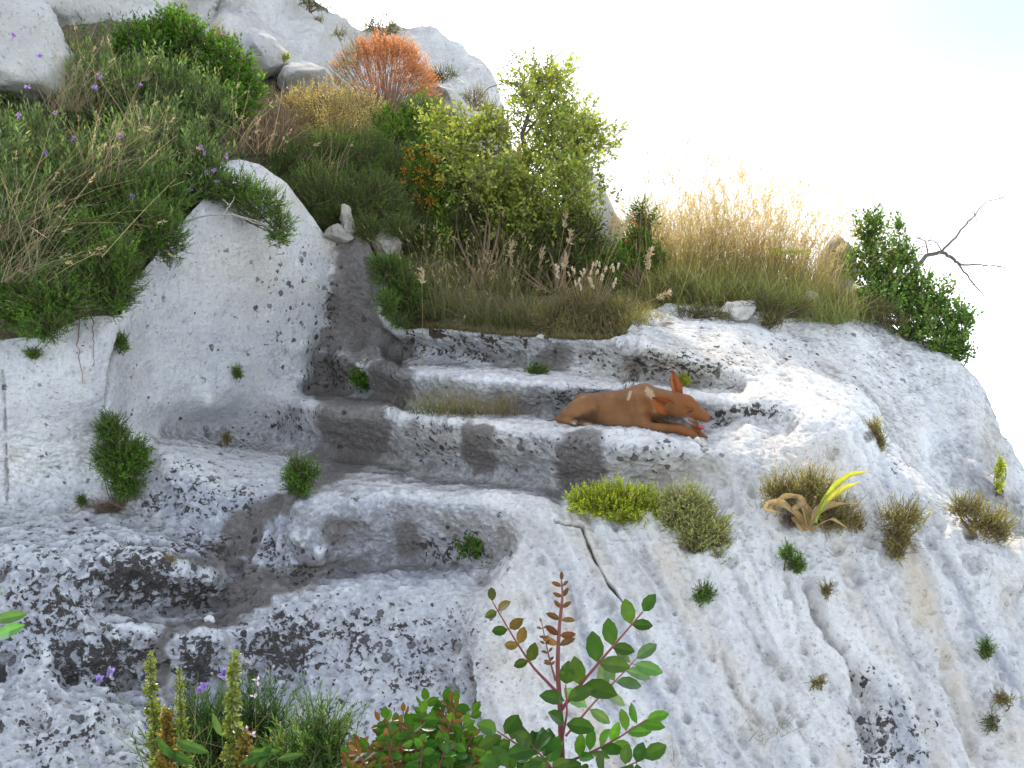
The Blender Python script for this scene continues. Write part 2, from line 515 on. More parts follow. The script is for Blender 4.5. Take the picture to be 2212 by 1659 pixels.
lines = [
    # top step
    [(835, 706, 7.1), (900, 708, 6.95), (1000, 715, 6.65), (1100, 727, 6.4), (1200, 734, 6.2), (1300, 736, 6.05), (1370, 740, 5.95), (1450, 755, 5.9), (1520, 778, 5.85), (1600, 802, 5.8)],
    [(850, 772, 7.05), (900, 782, 6.9), (1000, 792, 6.62), (1100, 798, 6.4), (1200, 806, 6.2), (1300, 815, 6.08), (1400, 826, 6.0), (1500, 838, 5.9), (1600, 850, 5.72)],
    # second
    [(690, 772, 7.3), (780, 786, 6.9), (900, 797, 6.45), (1000, 809, 6.15), (1100, 816, 5.98), (1200, 824, 5.86), (1320, 835, 5.78), (1400, 842, 5.73), (1520, 852, 5.58), (1600, 860, 5.46), (1700, 876, 5.28), (1800, 897, 5.1)],
    [(664, 850, 7.12), (760, 860, 6.88), (880, 872, 6.42), (1000, 888, 6.12), (1130, 898, 5.95), (1250, 905, 5.9), (1400, 912, 5.8), (1530, 912, 5.58), (1600, 906, 5.42), (1700, 905, 5.24)],
    # third, the dog's
    [(560, 848, 6.76), (640, 858, 6.78), (720, 875, 6.45), (800, 882, 6.3), (870, 888, 6.15), (960, 903, 5.85), (1060, 913, 5.65), (1160, 918, 5.5), (1250, 926, 5.38), (1340, 936, 5.27), (1430, 944, 5.18), (1500, 955, 5.08), (1560, 975, 4.98)],
    [(345, 952, 6.2), (475, 960, 6.55), (575, 968, 6.7), (690, 988, 6.42), (800, 1005, 6.2), (900, 1025, 5.95), (1000, 1040, 5.7), (1100, 1050, 5.5), (1200, 1056, 5.4), (1300, 1060, 5.28), (1400, 1055, 5.18), (1500, 1030, 5.08), (1570, 1000, 4.97)],
    # fourth
    [(345, 968, 5.75), (420, 990, 5.75), (500, 1014, 5.75), (565, 1032, 5.7), (600, 1065, 5.5), (640, 1086, 5.3), (700, 1066, 5.35), (760, 1052, 5.4), (830, 1047, 5.4), (930, 1060, 5.3), (1050, 1063, 5.22), (1150, 1076, 5.1), (1240, 1100, 4.95)],
    [(260, 1100, 5.45), (330, 1140, 5.3), (400, 1172, 5.2), (470, 1195, 5.15), (505, 1222, 5.2), (560, 1224, 5.15), (640, 1256, 5.05), (750, 1240, 5.15), (900, 1216, 5.25), (1000, 1220, 5.1), (1060, 1222, 5.0), (1100, 1195, 4.95)],
    # groove between the block and the fourth riser
    [(600, 1075, 5.5), (560, 1098, 5.45), (530, 1140, 5.38), (510, 1190, 5.28)],
    # terrace under the wall
    [(-350, 1150, 4.9), (-100, 1135, 5.1), (0, 1125, 5.2), (100, 1112, 5.28), (200, 1098, 5.38)],
    [(-350, 1230, 4.3), (0, 1178, 4.75), (120, 1185, 4.75), (230, 1195, 4.72), (330, 1202, 4.78), (400, 1215, 4.85), (470, 1236, 4.95)],
    [(230, 1325, 4.7), (300, 1332, 4.78), (400, 1325, 4.9), (480, 1318, 5.0), (540, 1302, 4.97)],
    [(590, 1284, 4.88), (680, 1272, 4.92), (800, 1262, 4.95), (950, 1255, 4.95), (1040, 1255, 4.9)],
    [(230, 1345, 4.55), (330, 1362, 4.6), (400, 1364, 4.65), (500, 1362, 4.7), (560, 1340, 4.75)],
    [(250, 1490, 4.55), (340, 1500, 4.6), (430, 1505, 4.66), (540, 1490, 4.66), (600, 1470, 4.6)],
    # left panel of the wall and its broken edge
    [(-350, 740, 4.9), (-100, 738, 5.15), (0, 735, 5.28), (100, 725, 5.36), (190, 690, 5.45), (258, 690, 5.5)],
    [(258, 690, 5.52), (238, 800, 5.52), (225, 900, 5.5)],
    [(280, 690, 5.74), (258, 800, 5.74), (262, 900, 5.78)],
    # fore ridge of the right slope and the rock behind it
    [(1846, 904, 5.2), (1900, 970, 5.2), (1956, 1030, 5.15), (2046, 1095, 5.1), (2130, 1135, 5.05), (2206, 1170, 5.0), (2350, 1260, 4.9)],
    [(1862, 882, 5.85), (1922, 948, 5.85), (1982, 1010, 5.8), (2062, 1073, 5.75), (2206, 1146, 5.6), (2350, 1228, 5.4)],
    # left crest of the right slope
    [(1170, 1150, 4.85), (1100, 1215, 4.8), (1065, 1265, 4.7), (1045, 1350, 4.55), (1020, 1450, 4.4), (1030, 1550, 4.22), (1060, 1659, 4.05)],
    # crest against the sky
    [(1380, 677, 6.8), (1440, 658, 7.2), (1560, 655, 7.3), (1690, 688, 7.2), (1760, 690, 7.4), (1850, 690, 7.6), (1930, 705, 7.7), (2000, 740, 7.6), (2080, 790, 7.4), (2130, 850, 7.1), (2170, 930, 6.7), (2212, 1010, 6.3), (2300, 1180, 5.8), (2500, 1600, 4.9)],
]
spots = [
    (400, 1080, 5.45), (500, 1110, 5.42), (750, 1130, 5.2), (880, 1130, 5.22), (640, 1160, 5.1), (1000, 1140, 5.12), (820, 1190, 5.24), (690, 1200, 5.08),
    (700, 1330, 4.75), (800, 1350, 4.7), (900, 1380, 4.62), (990, 1400, 4.6), (620, 1310, 4.78), (610, 1400, 4.64),
    (700, 1500, 4.42), (850, 1500, 4.42), (980, 1490, 4.47), (650, 1659, 4.12), (850, 1659, 4.1), (1000, 1659, 4.15), (600, 1900, 3.6), (1000, 1900, 3.6),
    (0, 1250, 4.6), (100, 1260, 4.58), (200, 1280, 4.62), (0, 1400, 4.42), (100, 1420, 4.4), (200, 1430, 4.48), (0, 1465, 4.42), (150, 1475, 4.46), (280, 1500, 4.52),
    (0, 1500, 4.2), (100, 1500, 4.22), (200, 1530, 4.22), (300, 1560, 4.25), (0, 1659, 3.9), (200, 1659, 3.92), (330, 1659, 4.0), (450, 1620, 4.35), (520, 1659, 4.2),
    (-350, 1400, 4.1), (-350, 1659, 3.7), (-350, 1900, 3.2), (100, 1900, 3.4),
    (0, 930, 5.25), (120, 900, 5.35), (205, 900, 5.45), (-350, 930, 4.9), (-350, 500, 4.95),
    (300, 600, 5.95), (330, 560, 6.0), (400, 600, 6.25), (550, 600, 6.65), (680, 600, 7.1), (400, 800, 6.28), (550, 780, 6.7), (655, 750, 7.02), (655, 820, 7.0), (620, 690, 6.9), (600, 820, 6.84), (300, 800, 5.95), (300, 900, 5.95), (345, 870, 6.1), (450, 870, 6.43), (500, 840, 6.56),
    (400, 480, 6.25), (440, 455, 6.35), (500, 458, 6.5), (560, 485, 6.6), (520, 400, 6.85), (600, 450, 6.95), (480, 350, 7.0), (560, 358, 7.1), (620, 398, 7.2), (660, 455, 7.25), (700, 510, 7.3),
    (714, 560, 7.3), (714, 680, 7.33), (702, 760, 7.3), (770, 540, 7.3), (770, 640, 7.22), (775, 745, 7.18), (835, 690, 7.0), (815, 620, 7.08),
    (1390, 715, 6.2), (1450, 710, 6.5), (1520, 735, 6.4), (1600, 765, 6.2), (1700, 760, 6.6), (1700, 820, 5.9), (1800, 800, 6.5), (1800, 855, 5.7), (1900, 800, 7.0), (1900, 870, 6.3), (2000, 830, 6.9), (2000, 900, 6.4), (2000, 960, 6.1), (2100, 900, 6.6), (2100, 1000, 6.0), (2150, 1040, 5.8), (2212, 1090, 5.7),
    (1620, 930, 5.16), (1700, 960, 5.0), (1800, 980, 4.95), (1650, 1030, 4.85), (1750, 1060, 4.78), (1850, 1080, 4.8), (1950, 1130, 4.82), (2100, 1220, 4.75), (2212, 1280, 4.7),
    (1300, 1112, 4.9), (1400, 1110, 4.86), (1500, 1100, 4.82), (1600, 1110, 4.75), (1240, 1112, 4.92),
    (1250, 1200, 4.72), (1400, 1200, 4.66), (1550, 1200, 4.6), (1700, 1200, 4.58), (1850, 1220, 4.58), (2000, 1280, 4.56),
    (1200, 1350, 4.48), (1350, 1350, 4.42), (1500, 1350, 4.36), (1700, 1350, 4.33), (1900, 1380, 4.3), (2100, 1400, 4.36), (2212, 1420, 4.36),
    (1150, 1500, 4.27), (1300, 1500, 4.2), (1500, 1500, 4.15), (1700, 1500, 4.12), (1900, 1520, 4.1), (2100, 1550, 4.12), (2212, 1560, 4.15),
    (1200, 1659, 4.02), (1400, 1659, 3.97), (1600, 1659, 3.94), (1800, 1659, 3.92), (2000, 1659, 3.92), (2212, 1659, 3.95), (2500, 1659, 4.3),
    (1400, 1900, 3.7), (1800, 1900, 3.66), (2212, 1900, 3.7), (2500, 1900, 3.9)]
pts = [np.array(p, float) for p in spots]
for ln in lines: pts += resample(ln, 18)
TOP1 = [(-360, 745), (-100, 738), (0, 735), (100, 722), (180, 685), (262, 680), (285, 610), (310, 585), (400, 472), (440, 430), (480, 350), (520, 346), (560, 355), (620, 395), (660, 448), (700, 506), (730, 508), (765, 508), (796, 525), (826, 585), (852, 650), (872, 704), (900, 706), (1000, 712), (1100, 724), (1200, 731), (1300, 733), (1345, 730), (1385, 674), (1440, 656), (1560, 653), (1690, 686), (1760, 688), (1850, 688), (1930, 703), (2000, 738), (2080, 788), (2130, 848), (2170, 928), (2212, 1008), (2300, 1178), (2520, 1600)]
rock = Patch(pts, TOP1, [(-400, 1900), (2600, 1900)], -350, 2500, 950, 760, 1.0, 330)
rock.smooth(1)
px, py = rock.px, rock.py


def blob(x, y, rx, ry, p=2.0):
    d = ((px - x) / rx) ** 2 + ((py - y) / ry) ** 2
    return np.exp(-d ** (p / 2) * .9)


def wblob(x, y, rx, ry, p=6.0):
    """squarish patch with a frayed outline"""
    d = np.abs((px + warpx - x) / rx) ** 3.2 + np.abs((py + warpy - y) / ry) ** 3.2
    return np.exp(-d ** (p / 3.2) * .8)


def dist_line(ln):
    best = np.full(px.shape, 1e9)
    for (x0, y0), (x1, y1) in zip(ln[:-1], ln[1:]):
        dx, dy = x1 - x0, y1 - y0
        t = np.clip(((px - x0) * dx + (py - y0) * dy) / (dx * dx + dy * dy), 0, 1)
        best = np.minimum(best, np.hypot(px - x0 - t * dx, py - y0 - t * dy))
    return best


def blur(a, n):
    for _ in range(n):
        a = np.pad(a, ((2, 2), (2, 2)) + ((0, 0),) * (a.ndim - 2), mode='edge')
        a = (a[:-4, 2:-2] + a[4:, 2:-2] + a[2:-2, :-4] + a[2:-2, 4:] + 2 * a[2:-2, 2:-2]) / 6
    return a
N = rock.normals()
zone = np.maximum(sstep(1100, 980, px) * sstep(920, 1000, py), sstep(560, 700, px) * sstep(1560, 1400, px) * sstep(690, 730, py) * sstep(1260, 1200, py))
for it, k_ in ((10, .7), (36, .55)):             # crisper rims and hollows on the carved part
    rock.V = rock.V + N * (zone * k_ * np.clip(np.sum((rock.V - blur(rock.V, it)) * N, -1), -.05, .05))[..., None]
N = rock.normals()
nz0 = N[..., 2].copy()
Vw = rock.V
wall = sstep(740, 690, px) * sstep(980, 900, py)
slope = sstep(1060, 1200, px + (py - 1250) * .25) * sstep(940, 1120, py + (px - 1300) * .12)
dome = sstep(1500, 1750, px) * (1 - slope)
amp = 1 - .62 * wall
disp = amp * (.020 * pnoise(Vw * 1.7 + 3) + .014 * pnoise(Vw * 4.1) + .012 * fbm(Vw * 10, 3, .55) + .006 * fbm(Vw * 40, 2, .6))
# sharper knobbly weathering low on the left
knob = sstep(1100, 500, px) * sstep(1050, 1200, py)
disp += knob * (.020 * (np.abs(pnoise(Vw * 8)) * -2 + .6) + .014 * pnoise(Vw * 17))
# rain flutes running down the right slope
ca = px * .90 - py * .44; sa = px * .44 + py * .90
warp = 60 * pnoise(np.stack([ca / 160, sa / 260, 0 * ca], -1))
fl = pnoise(np.stack([(ca + warp) / 62, sa / 420, 0 * ca + 4.2], -1))
fl2 = pnoise(np.stack([(ca + warp) / 24, sa / 200, 0 * ca + 9.2], -1))
disp += slope * ((.012 + .022 * pnoise(Vw * 1.3 + 8)) * (1 - 2.2 * np.abs(fl)) * 1.25 - .008 + .010 * (1 - 2 * np.abs(fl2)) * np.clip(.5 + pnoise(Vw * 2.2), 0, 1.2) + .022 * pnoise(Vw * 2.4 + 31) - .016 * np.abs(pnoise(Vw * 6.5 + 4)) + .006 * pnoise(Vw * 22))
disp += dome * (.030 * pnoise(Vw * 2.6 + 9) + .012 * pnoise(np.stack([ca / 40, sa / 200, 0 * ca + 2], -1)))
# solution pits
pr = np.random.default_rng(21)
stainpit = np.zeros_like(px)
for _ in range(420):
    x = pr.uniform(1080, 2240); y = pr.uniform(960, 1690)
    r = pr.choice([6, 8, 10, 14, 20], p=[.34, .3, .2, .11, .05]); dp = r * .0012 * pr.uniform(.6, 1.5)
    el = pr.uniform(.8, 1.8)
    i0, i1 = np.searchsorted(rock.s, [x - 60, x + 60])
    if i1 - i0 < 2: continue
    sl = np.s_[:, i0:i1]
    a_ = (px[sl] - x) * .9 - (py[sl] - y) * .44; b_ = (px[sl] - x) * .44 + (py[sl] - y) * .9
    e = np.exp(-((a_ / r) ** 2 + (b_ / (r * el)) ** 2) ** 2.3)
    disp[sl] -= e * dp * slope[sl]
    stainpit[sl] = np.maximum(stainpit[sl], e * .16 * slope[sl])
crack = np.zeros_like(px)
for ln, w, d in [([(1200, 1130), (1258, 1130), (1262, 1150), (1280, 1200), (1310, 1255), (1352, 1312)], 2.2, .05),
                 ([(1745, 1270), (1772, 1330), (1800, 1378), (1850, 1445), (1868, 1500), (1890, 1600)], 17, .09),
                 ([(1380, 1180), (1420, 1260), (1470, 1330), (1500, 1420)], 11, .022), ([(1240, 1330), (1290, 1420), (1330, 1520), (1390, 1640)], 11, .024), ([(1940, 1330), (1990, 1420), (2060, 1500), (2100, 1600)], 11, .022), ([(1000, 1430), (1012, 1520), (1060, 1640)], 12, .06), ([(2050, 1230), (2120, 1320), (2200, 1400)], 12, .025), ([(1700, 1250), (1720, 1300), (1745, 1400)], 10, .03),
                 ([(1600, 1320), (1650, 1400), (1700, 1480), (1740, 1600)], 12, .03),
                 ([(1560, 1420), (1590, 1500), (1640, 1560)], 9, .03),
                 ([(268, 684), (248, 770), (240, 810), (228, 880)], 4, .02),
                 ([(5, 800), (12, 920), (14, 1080)], 2.2, .018),
                 ([(1600, 1040), (1680, 1120), (1730, 1170)], 5, .008),
                 ([(790, 560), (800, 640), (790, 665)], 4, .03)]:
    dl = dist_line(ln) + 3.5 * pnoise(Vw * 14) + w * .9 * pnoise(Vw * 5 + 40)
    g = np.exp(-np.clip(dl / w, -.5, 9) ** 2)
    disp -= g * d
    crack = np.maximum(crack, g * (.9 if d >= .05 and w < 6 else .45 if d > .01 and w < 6 else .25 if d > .01 else .12))
rock.V = Vw + N * disp[..., None]

warpx = 22 * pnoise(rock.V * 3.1 + 2) + 14 * pnoise(rock.V * 11 + 5); warpy = 20 * pnoise(rock.V * 3.1 + 12) + 12 * pnoise(rock.V * 11 + 15)
stain_shade = np.zeros_like(px); lichen = np.full_like(px, .05); cream = np.zeros_like(px); soil = np.zeros_like(px)
for (x, y, rx, ry, s_) in [(765, 932, 85, 62, 1.15), (745, 995, 90, 28, .75), (840, 1018, 150, 20, .55), (1030, 965, 38, 55, .9), (1255, 990, 62, 68, 1.0), (1000, 1050, 90, 14, .4),
                           (715, 815, 50, 50, .9), (840, 825, 60, 50, .9), (800, 868, 110, 16, .9), (940, 835, 60, 30, .45), (860, 742, 50, 40, .85), (985, 760, 60, 32, .45), (1090, 770, 60, 30, .65), (1190, 772, 55, 34, .8),
                           (772, 640, 60, 135, .95), (760, 745, 70, 40, .8), (1120, 860, 60, 35, .5),
                           (740, 1150, 65, 40, .75), (880, 1160, 40, 50, .75), (660, 1130, 60, 40, .5), (800, 1100, 150, 35, .35), (720, 1060, 90, 16, .5), (880, 1055, 170, 10, .45),
                           (528, 1150, 40, 50, .95), (490, 1208, 45, 28, .9), (600, 1254, 90, 22, .85), (740, 1235, 110, 20, .6), (540, 1292, 60, 26, .9), (440, 1340, 110, 14, .75), (345, 1425, 24, 60, .85), (480, 1395, 10, 40, .5),
                           (430, 1290, 70, 40, .55), (300, 1260, 70, 60, .4), (300, 1440, 120, 50, .4), (600, 1400, 90, 60, .45), (660, 1010, 40, 40, .4),
                           (1880, 1560, 30, 90, .4), (1130, 1330, 50, 100, .22), (1070, 1430, 40, 120, .25), (230, 1095, 80, 18, .5)]:
    stain_shade = np.maximum(stain_shade, s_ * wblob(x, y, rx, ry))
for ln, w_, s_ in [([(780, 985), (700, 1032), (625, 1080), (562, 1100), (525, 1150), (500, 1205), (560, 1243), (640, 1262)], 27, .95), ([(640, 1262), (570, 1288), (530, 1322), (450, 1345), (375, 1350), (347, 1395), (345, 1470)], 22, .95),
                   ([(640, 1258), (750, 1236), (900, 1224), (1010, 1226)], 15, .62), ([(640, 1012), (800, 1018), (1000, 1046), (1200, 1062)], 17, .62), ([(700, 1064), (800, 1056), (900, 1058)], 14, .5), ([(690, 862), (880, 880)], 13, .9), ([(380, 1208), (470, 1225), (560, 1240)], 18, .75), ([(860, 784), (1100, 804)], 8, .6)]:
    stain_shade = np.maximum(stain_shade, s_ * np.exp(-(np.clip(dist_line(ln) + warpx * .45, 0, None) / w_) ** 3))
for (x, y, rx, ry, s_) in [(120, 1320, 160, 140, .72), (290, 1245, 110, 75, 1.05), (420, 1285, 90, 50, .9), (200, 1425, 140, 75, 1.0), (425, 1430, 60, 65, 1.), (610, 1400, 100, 80, 1.05), (800, 1380, 220, 100, .72), (900, 1480, 170, 130, .66),
                           (150, 1580, 190, 110, .62), (400, 1070, 130, 70, .62), (520, 1080, 50, 40, .8), (440, 1180, 60, 30, .8), (640, 620, 90, 140, .42), (705, 680, 34, 170, .62), (700, 800, 60, 50, .85), (1450, 790, 210, 45, .62), (1000, 770, 140, 34, .7),
                           (1920, 1590, 90, 90, .92), (1880, 1460, 55, 60, .6), (2030, 1560, 60, 60, .5), (1640, 888, 70, 18, .85), (1556, 903, 24, 22, 1.), (1200, 950, 160, 40, .4), (1420, 980, 120, 40, .4), (1000, 1190, 110, 40, .66), (580, 1200, 60, 40, .7), (650, 1240, 60, 30, .6),
                           (500, 950, 120, 40, .42), (620, 910, 90, 50, .55), (1940, 1000, 30, 40, .6), (1700, 760, 120, 40, .4), (950, 960, 90, 60, .45), (1900, 780, 160, 80, .25), (1220, 860, 60, 30, .6)]:
    lichen = np.maximum(lichen, s_ * blob(x, y, rx, ry, 2.4))
for (x, y, rx, ry, s_) in [(1450, 790, 220, 60, .55), (1420, 1030, 170, 55, .5), (1000, 960, 160, 60, .35), (1050, 1150, 160, 60, .35), (530, 560, 140, 110, .35), (1100, 1400, 90, 200, .45), (1800, 1400, 260, 180, .22), (620, 420, 120, 60, .5), (1450, 1250, 200, 90, .22), (1700, 800, 200, 90, .3), (740, 520, 70, 40, .5)]:
    cream = np.maximum(cream, s_ * blob(x, y, rx, ry))
nz = rock.normals()[..., 2]
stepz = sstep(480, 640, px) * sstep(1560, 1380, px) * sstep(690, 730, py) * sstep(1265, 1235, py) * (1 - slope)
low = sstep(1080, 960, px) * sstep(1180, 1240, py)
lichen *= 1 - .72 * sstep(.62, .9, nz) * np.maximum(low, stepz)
stain_shade = np.maximum(stain_shade, (stepz * .46 + low * .34) * sstep(.62, .25, nz))  # steep riser faces darkened: shade put into the rock colour
stain_shade = np.maximum(np.maximum(stain_shade, crack), stainpit)
lichen = lichen * (1 - .35 * wall) + .08 * knob - .20 * slope - .06 * dome
for (x, y, rx, ry, s_) in [(235, 1100, 60, 14, .8), (1005, 905, 110, 14, .55), (560, 970, 60, 9, .4), (1740, 1150, 80, 30, .5), (1420, 700, 60, 14, .6), (1100, 725, 260, 7, .5)]:
    soil = np.maximum(soil, s_ * blob(x, y, rx, ry))
for (x, y, rx, ry) in [(262, 1080, 40, 18), (650, 1066, 36, 12), (785, 832, 22, 10), (1160, 806, 26, 7), (512, 812, 8, 12), (258, 750, 9, 20), (490, 956, 22, 8), (1015, 1192, 24, 12), (370, 1208, 14, 7), (180, 1090, 16, 9),
                       (1340, 1112, 70, 22), (1500, 1165, 50, 50), (1935, 1185, 40, 36), (2120, 1145, 50, 22), (1888, 945, 22, 26), (1712, 1220, 24, 22), (1787, 1276, 18, 14), (1520, 1288, 26, 16), (2134, 1408, 16, 16), (2140, 1566, 12, 20), (2165, 1515, 26, 12), (1767, 1476, 24, 10), (2159, 1060, 9, 16), (1740, 1125, 90, 34)]:
    soil = np.maximum(soil, .62 * wblob(x, y - 4, rx * .9, ry * .8, 4))
Nn = rock.normals()
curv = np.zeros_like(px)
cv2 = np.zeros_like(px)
for it in (3, 14, 60):                               # raised rims worn pale, hollows painted dark as soft occlusion
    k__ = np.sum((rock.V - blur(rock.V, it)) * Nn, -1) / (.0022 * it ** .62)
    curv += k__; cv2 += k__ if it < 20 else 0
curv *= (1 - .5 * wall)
convex = np.clip(np.clip(cv2 * .45 - .15, 0, 1) * (1 - .3 * slope) + .42 * slope + .25 * dome, 0, 1); concave = np.clip(-curv * .42 - .15, 0, 1) * .72 * (1 - .45 * slope)  # right slope and dome paled overall; hollows carry painted shade
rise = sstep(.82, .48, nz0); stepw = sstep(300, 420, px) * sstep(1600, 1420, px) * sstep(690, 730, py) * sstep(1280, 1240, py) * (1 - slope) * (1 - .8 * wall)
grey = (.66 + .26 * rise) * sstep(1110, 1000, px) * sstep(960, 1180, py) + (.34 + .12 * pnoise(rock.V * 2.7 + 50)) * wall + (.20 + .46 * rise) * stepw + .06 * dome + .05 * slope  # greyer low left, wall and risers: shade painted into the rock colour
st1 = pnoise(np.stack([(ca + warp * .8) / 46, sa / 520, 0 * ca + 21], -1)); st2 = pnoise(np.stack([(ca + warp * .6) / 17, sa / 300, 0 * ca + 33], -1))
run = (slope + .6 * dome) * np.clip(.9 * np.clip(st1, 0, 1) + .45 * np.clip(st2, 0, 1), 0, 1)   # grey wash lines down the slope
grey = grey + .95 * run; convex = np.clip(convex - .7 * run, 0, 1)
cream = np.maximum(cream, slope * .75 * np.clip(pnoise(np.stack([(ca + warp) / 90, sa / 360, 0 * ca + 51], -1)) * 1.6, 0, 1))
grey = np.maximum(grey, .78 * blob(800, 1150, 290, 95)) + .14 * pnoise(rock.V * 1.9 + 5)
soil[:2] = np.maximum(soil[:2], (sstep(840, 870, px) * sstep(1380, 1340, px))[:2])
tag(rock.mesh('rock_terrain', M_rock, np.stack([stain_shade, lichen, cream, soil], -1), np.stack([np.clip(grey, 0, 1), convex, concave, 0 * px + 1], -1)), kind='structure')

# ---- earth bank under the scrub
bank_pts = [np.array(p, float) for p in [
    (-300, 700, 5.4), (0, 700, 5.62), (200, 650, 5.85), (350, 540, 6.4), (450, 420, 6.9), (550, 380, 7.4), (650, 440, 7.6), (750, 540, 7.65), (850, 690, 7.2), (1000, 700, 6.85), (1200, 712, 6.45), (1370, 712, 6.35), (850, 760, 7.4), (1000, 765, 7.02), (1200, 780, 6.62), (1370, 780, 6.5), (1450, 690, 7.2), (1600, 690, 7.5), (1750, 700, 7.7), (1850, 705, 7.9),
    (-300, 400, 5.9), (0, 400, 6.3), (200, 350, 6.8), (400, 200, 7.8), (550, 230, 8.5), (700, 350, 8.5), (800, 400, 8.4), (950, 500, 8.0), (1100, 550, 7.8), (1250, 600, 7.5), (1350, 640, 7.4), (1500, 640, 7.9), (1650, 630, 8.2), (1800, 650, 8.2),
    (-300, 100, 7), (0, 100, 7.4), (200, 60, 8.0), (380, 30, 8.8), (560, 180, 9.4), (700, 200, 9.8), (850, 230, 9.8), (950, 260, 9.6), (1100, 420, 9.0), (1250, 500, 8.8), (1330, 580, 8.6), (1500, 605, 8.8), (1700, 610, 8.9), (1840, 650, 8.6), (1900, 690, 8.2)]]
bank = Patch(bank_pts, [(-350, 80), (0, 90), (120, 60), (380, 30), (560, 180), (700, 200), (930, 250), (1000, 290), (1100, 420), (1250, 500), (1330, 580), (1500, 605), (1700, 610), (1840, 650), (1900, 690), (1960, 730)],
             [(-350, 800), (0, 800), (200, 760), (300, 690), (450, 520), (560, 430), (700, 545), (860, 745), (1000, 755), (1200, 772), (1350, 770), (1400, 700), (1960, 735)], -350, 1960, 300, 160)
bN = bank.normals()
bank.V += bN * (.10 * pnoise(bank.V * 1.5) + .05 * pnoise(bank.V * 4) + .02 * pnoise(bank.V * 13))[..., None]
tag(bank.mesh('earth_bank', M_soil, back=2.5), kind='structure')

# ---- cliff above, raised unseen out of the frame on the left to shade the steps
cl = [np.array(p, float) for p in [
    (-350, 320, 8.4), (0, 320, 8.6), (300, 320, 9.2), (600, 320, 9.9), (850, 320, 10.3), (1120, 330, 10.8),
    (-300, 0, 8.6), (0, 0, 8.8), (200, 30, 9.3), (300, 0, 9.6), (400, -60, 9.9), (480, 60, 9.9), (600, 120, 10.2), (640, 60, 10.7), (750, 130, 10.6), (800, 90, 11.1), (900, 130, 10.9), (930, 190, 10.6), (960, 200, 10.4), (990, 170, 11.1), (1050, 200, 11.2), (1085, 240, 11.4), (560, 20, 10.5), (470, 30, 10.6), (500, -60, 10.7),
    (-300, -700, 10.5), (200, -600, 11), (450, -350, 11), (600, -130, 11), (700, 25, 11.2), (730, 40, 11.3), (770, 62, 11.5), (860, 58, 11.5), (930, 62, 11.5), (1000, 97, 11.7), (1040, 132, 11.8), (1070, 182, 11.8), (1090, 262, 11.8)]]
CTOP = [(-360, -720), (200, -600), (450, -350), (600, -120), (650, -25), (690, 14), (730, 38), (775, 62), (860, 55), (930, 60), (1000, 95), (1040, 130), (1068, 178), (1082, 225), (1110, 330), (1180, 440)]
cliff = Patch(cl, CTOP, [(-360, 330), (1000,340), (1180, 560)], -350, 1175, 420, 420)
cN = cliff.normals()
cV = cliff.V
rid = 1 - 2 * np.abs(pnoise(np.stack([(cliff.px * .7 + cliff.py * .55) / 130, (cliff.px * .55 - cliff.py * .7) / 260, 0 * cliff.px], -1)))
cliff.V = cV + cN * ((.10 * rid + .12 * pnoise(cV * .9)) * sstep(0,.25,cliff.t)[:,None] + .06 * pnoise(cV * 2.3) + .045 * fbm(cV * 5, 4, .55))[..., None]
tag(cliff.mesh('cliff', M_cliff, back=4), kind='structure')

# ---- ground at the photographer's feet
gx, gy = np.meshgrid(np.linspace(-9, 9, 160), np.linspace(-9, 4.4, 130))
gp = np.stack([gx, gy, 0 * gx], -1)
gp[..., 2] = -2.42 + .06 * pnoise(gp * 1.3) + .03 * pnoise(gp * 4) - .02 * np.clip(-gy, 0, 9) - .10 * np.clip(gx - 1.5, 0, 9) + .05 * np.clip(-gx - 1.5, 0, 9)
i = np.arange(129)[:, None] * 160 + np.arange(159)[None]
tag(link('ground', mesh_from('ground', gp.reshape(-1, 3), np.stack([i, i + 1, i + 161, i + 160], -1).reshape(-1, 4), M_soil, smooth=True)), kind='structure')


# ------------------------------------------------------------------ loose rock
def stone_mesh(name, size, seed, mat=M_boulder, cuts=9, loc=(0, 0, 0), rot=0, rough=.10, sub=5):
    import bmesh
    bm = bmesh.new(); bmesh.ops.create_icosphere(bm, subdivisions=sub, radius=1)
    V = np.array([v.co[:] for v in bm.verts]); T = np.array([[v.index for v in f.verts] for f in bm.faces]); bm.free()
    r_ = np.random.default_rng(seed)
    for _ in range(cuts):                                # chop facets
        n = r_.normal(size=3); n /= np.linalg.norm(n); d = r_.uniform(.55, .85)
        k = np.clip(V @ n - d, 0, None)
        V -= n * k[:, None] * .9
    V *= np.asarray(size)
    s_ = float(np.mean(size))
    nrm = unit(V)
    V += nrm * (s_ * rough * fbm(V / s_ * 1.8 + seed, 4, .5))[:, None]
    c, s2 = math.cos(rot), math.sin(rot)
    V = V @ np.array([[c, 0, s2], [0, 1, 0], [-s2, 0, c]])
    return mesh_from(name, V, np.zeros((0, 4), int), mat, smooth=True, T=T)


def stone(name, px_, py_, D, rx, ry, label, cat, seed, rot=0, depth=None, mat=M_boulder, group=None, **kw):
    k = m_per_px(D)
    me = stone_mesh(name, (rx * k, depth or (rx + ry) * .5 * k, ry * k), seed, mat, rot=rot, **kw)
    o = link(name, me); o.location = Vector([float(v) for v in P(px_, py_, D)])
    return tag(o, label, cat, group)


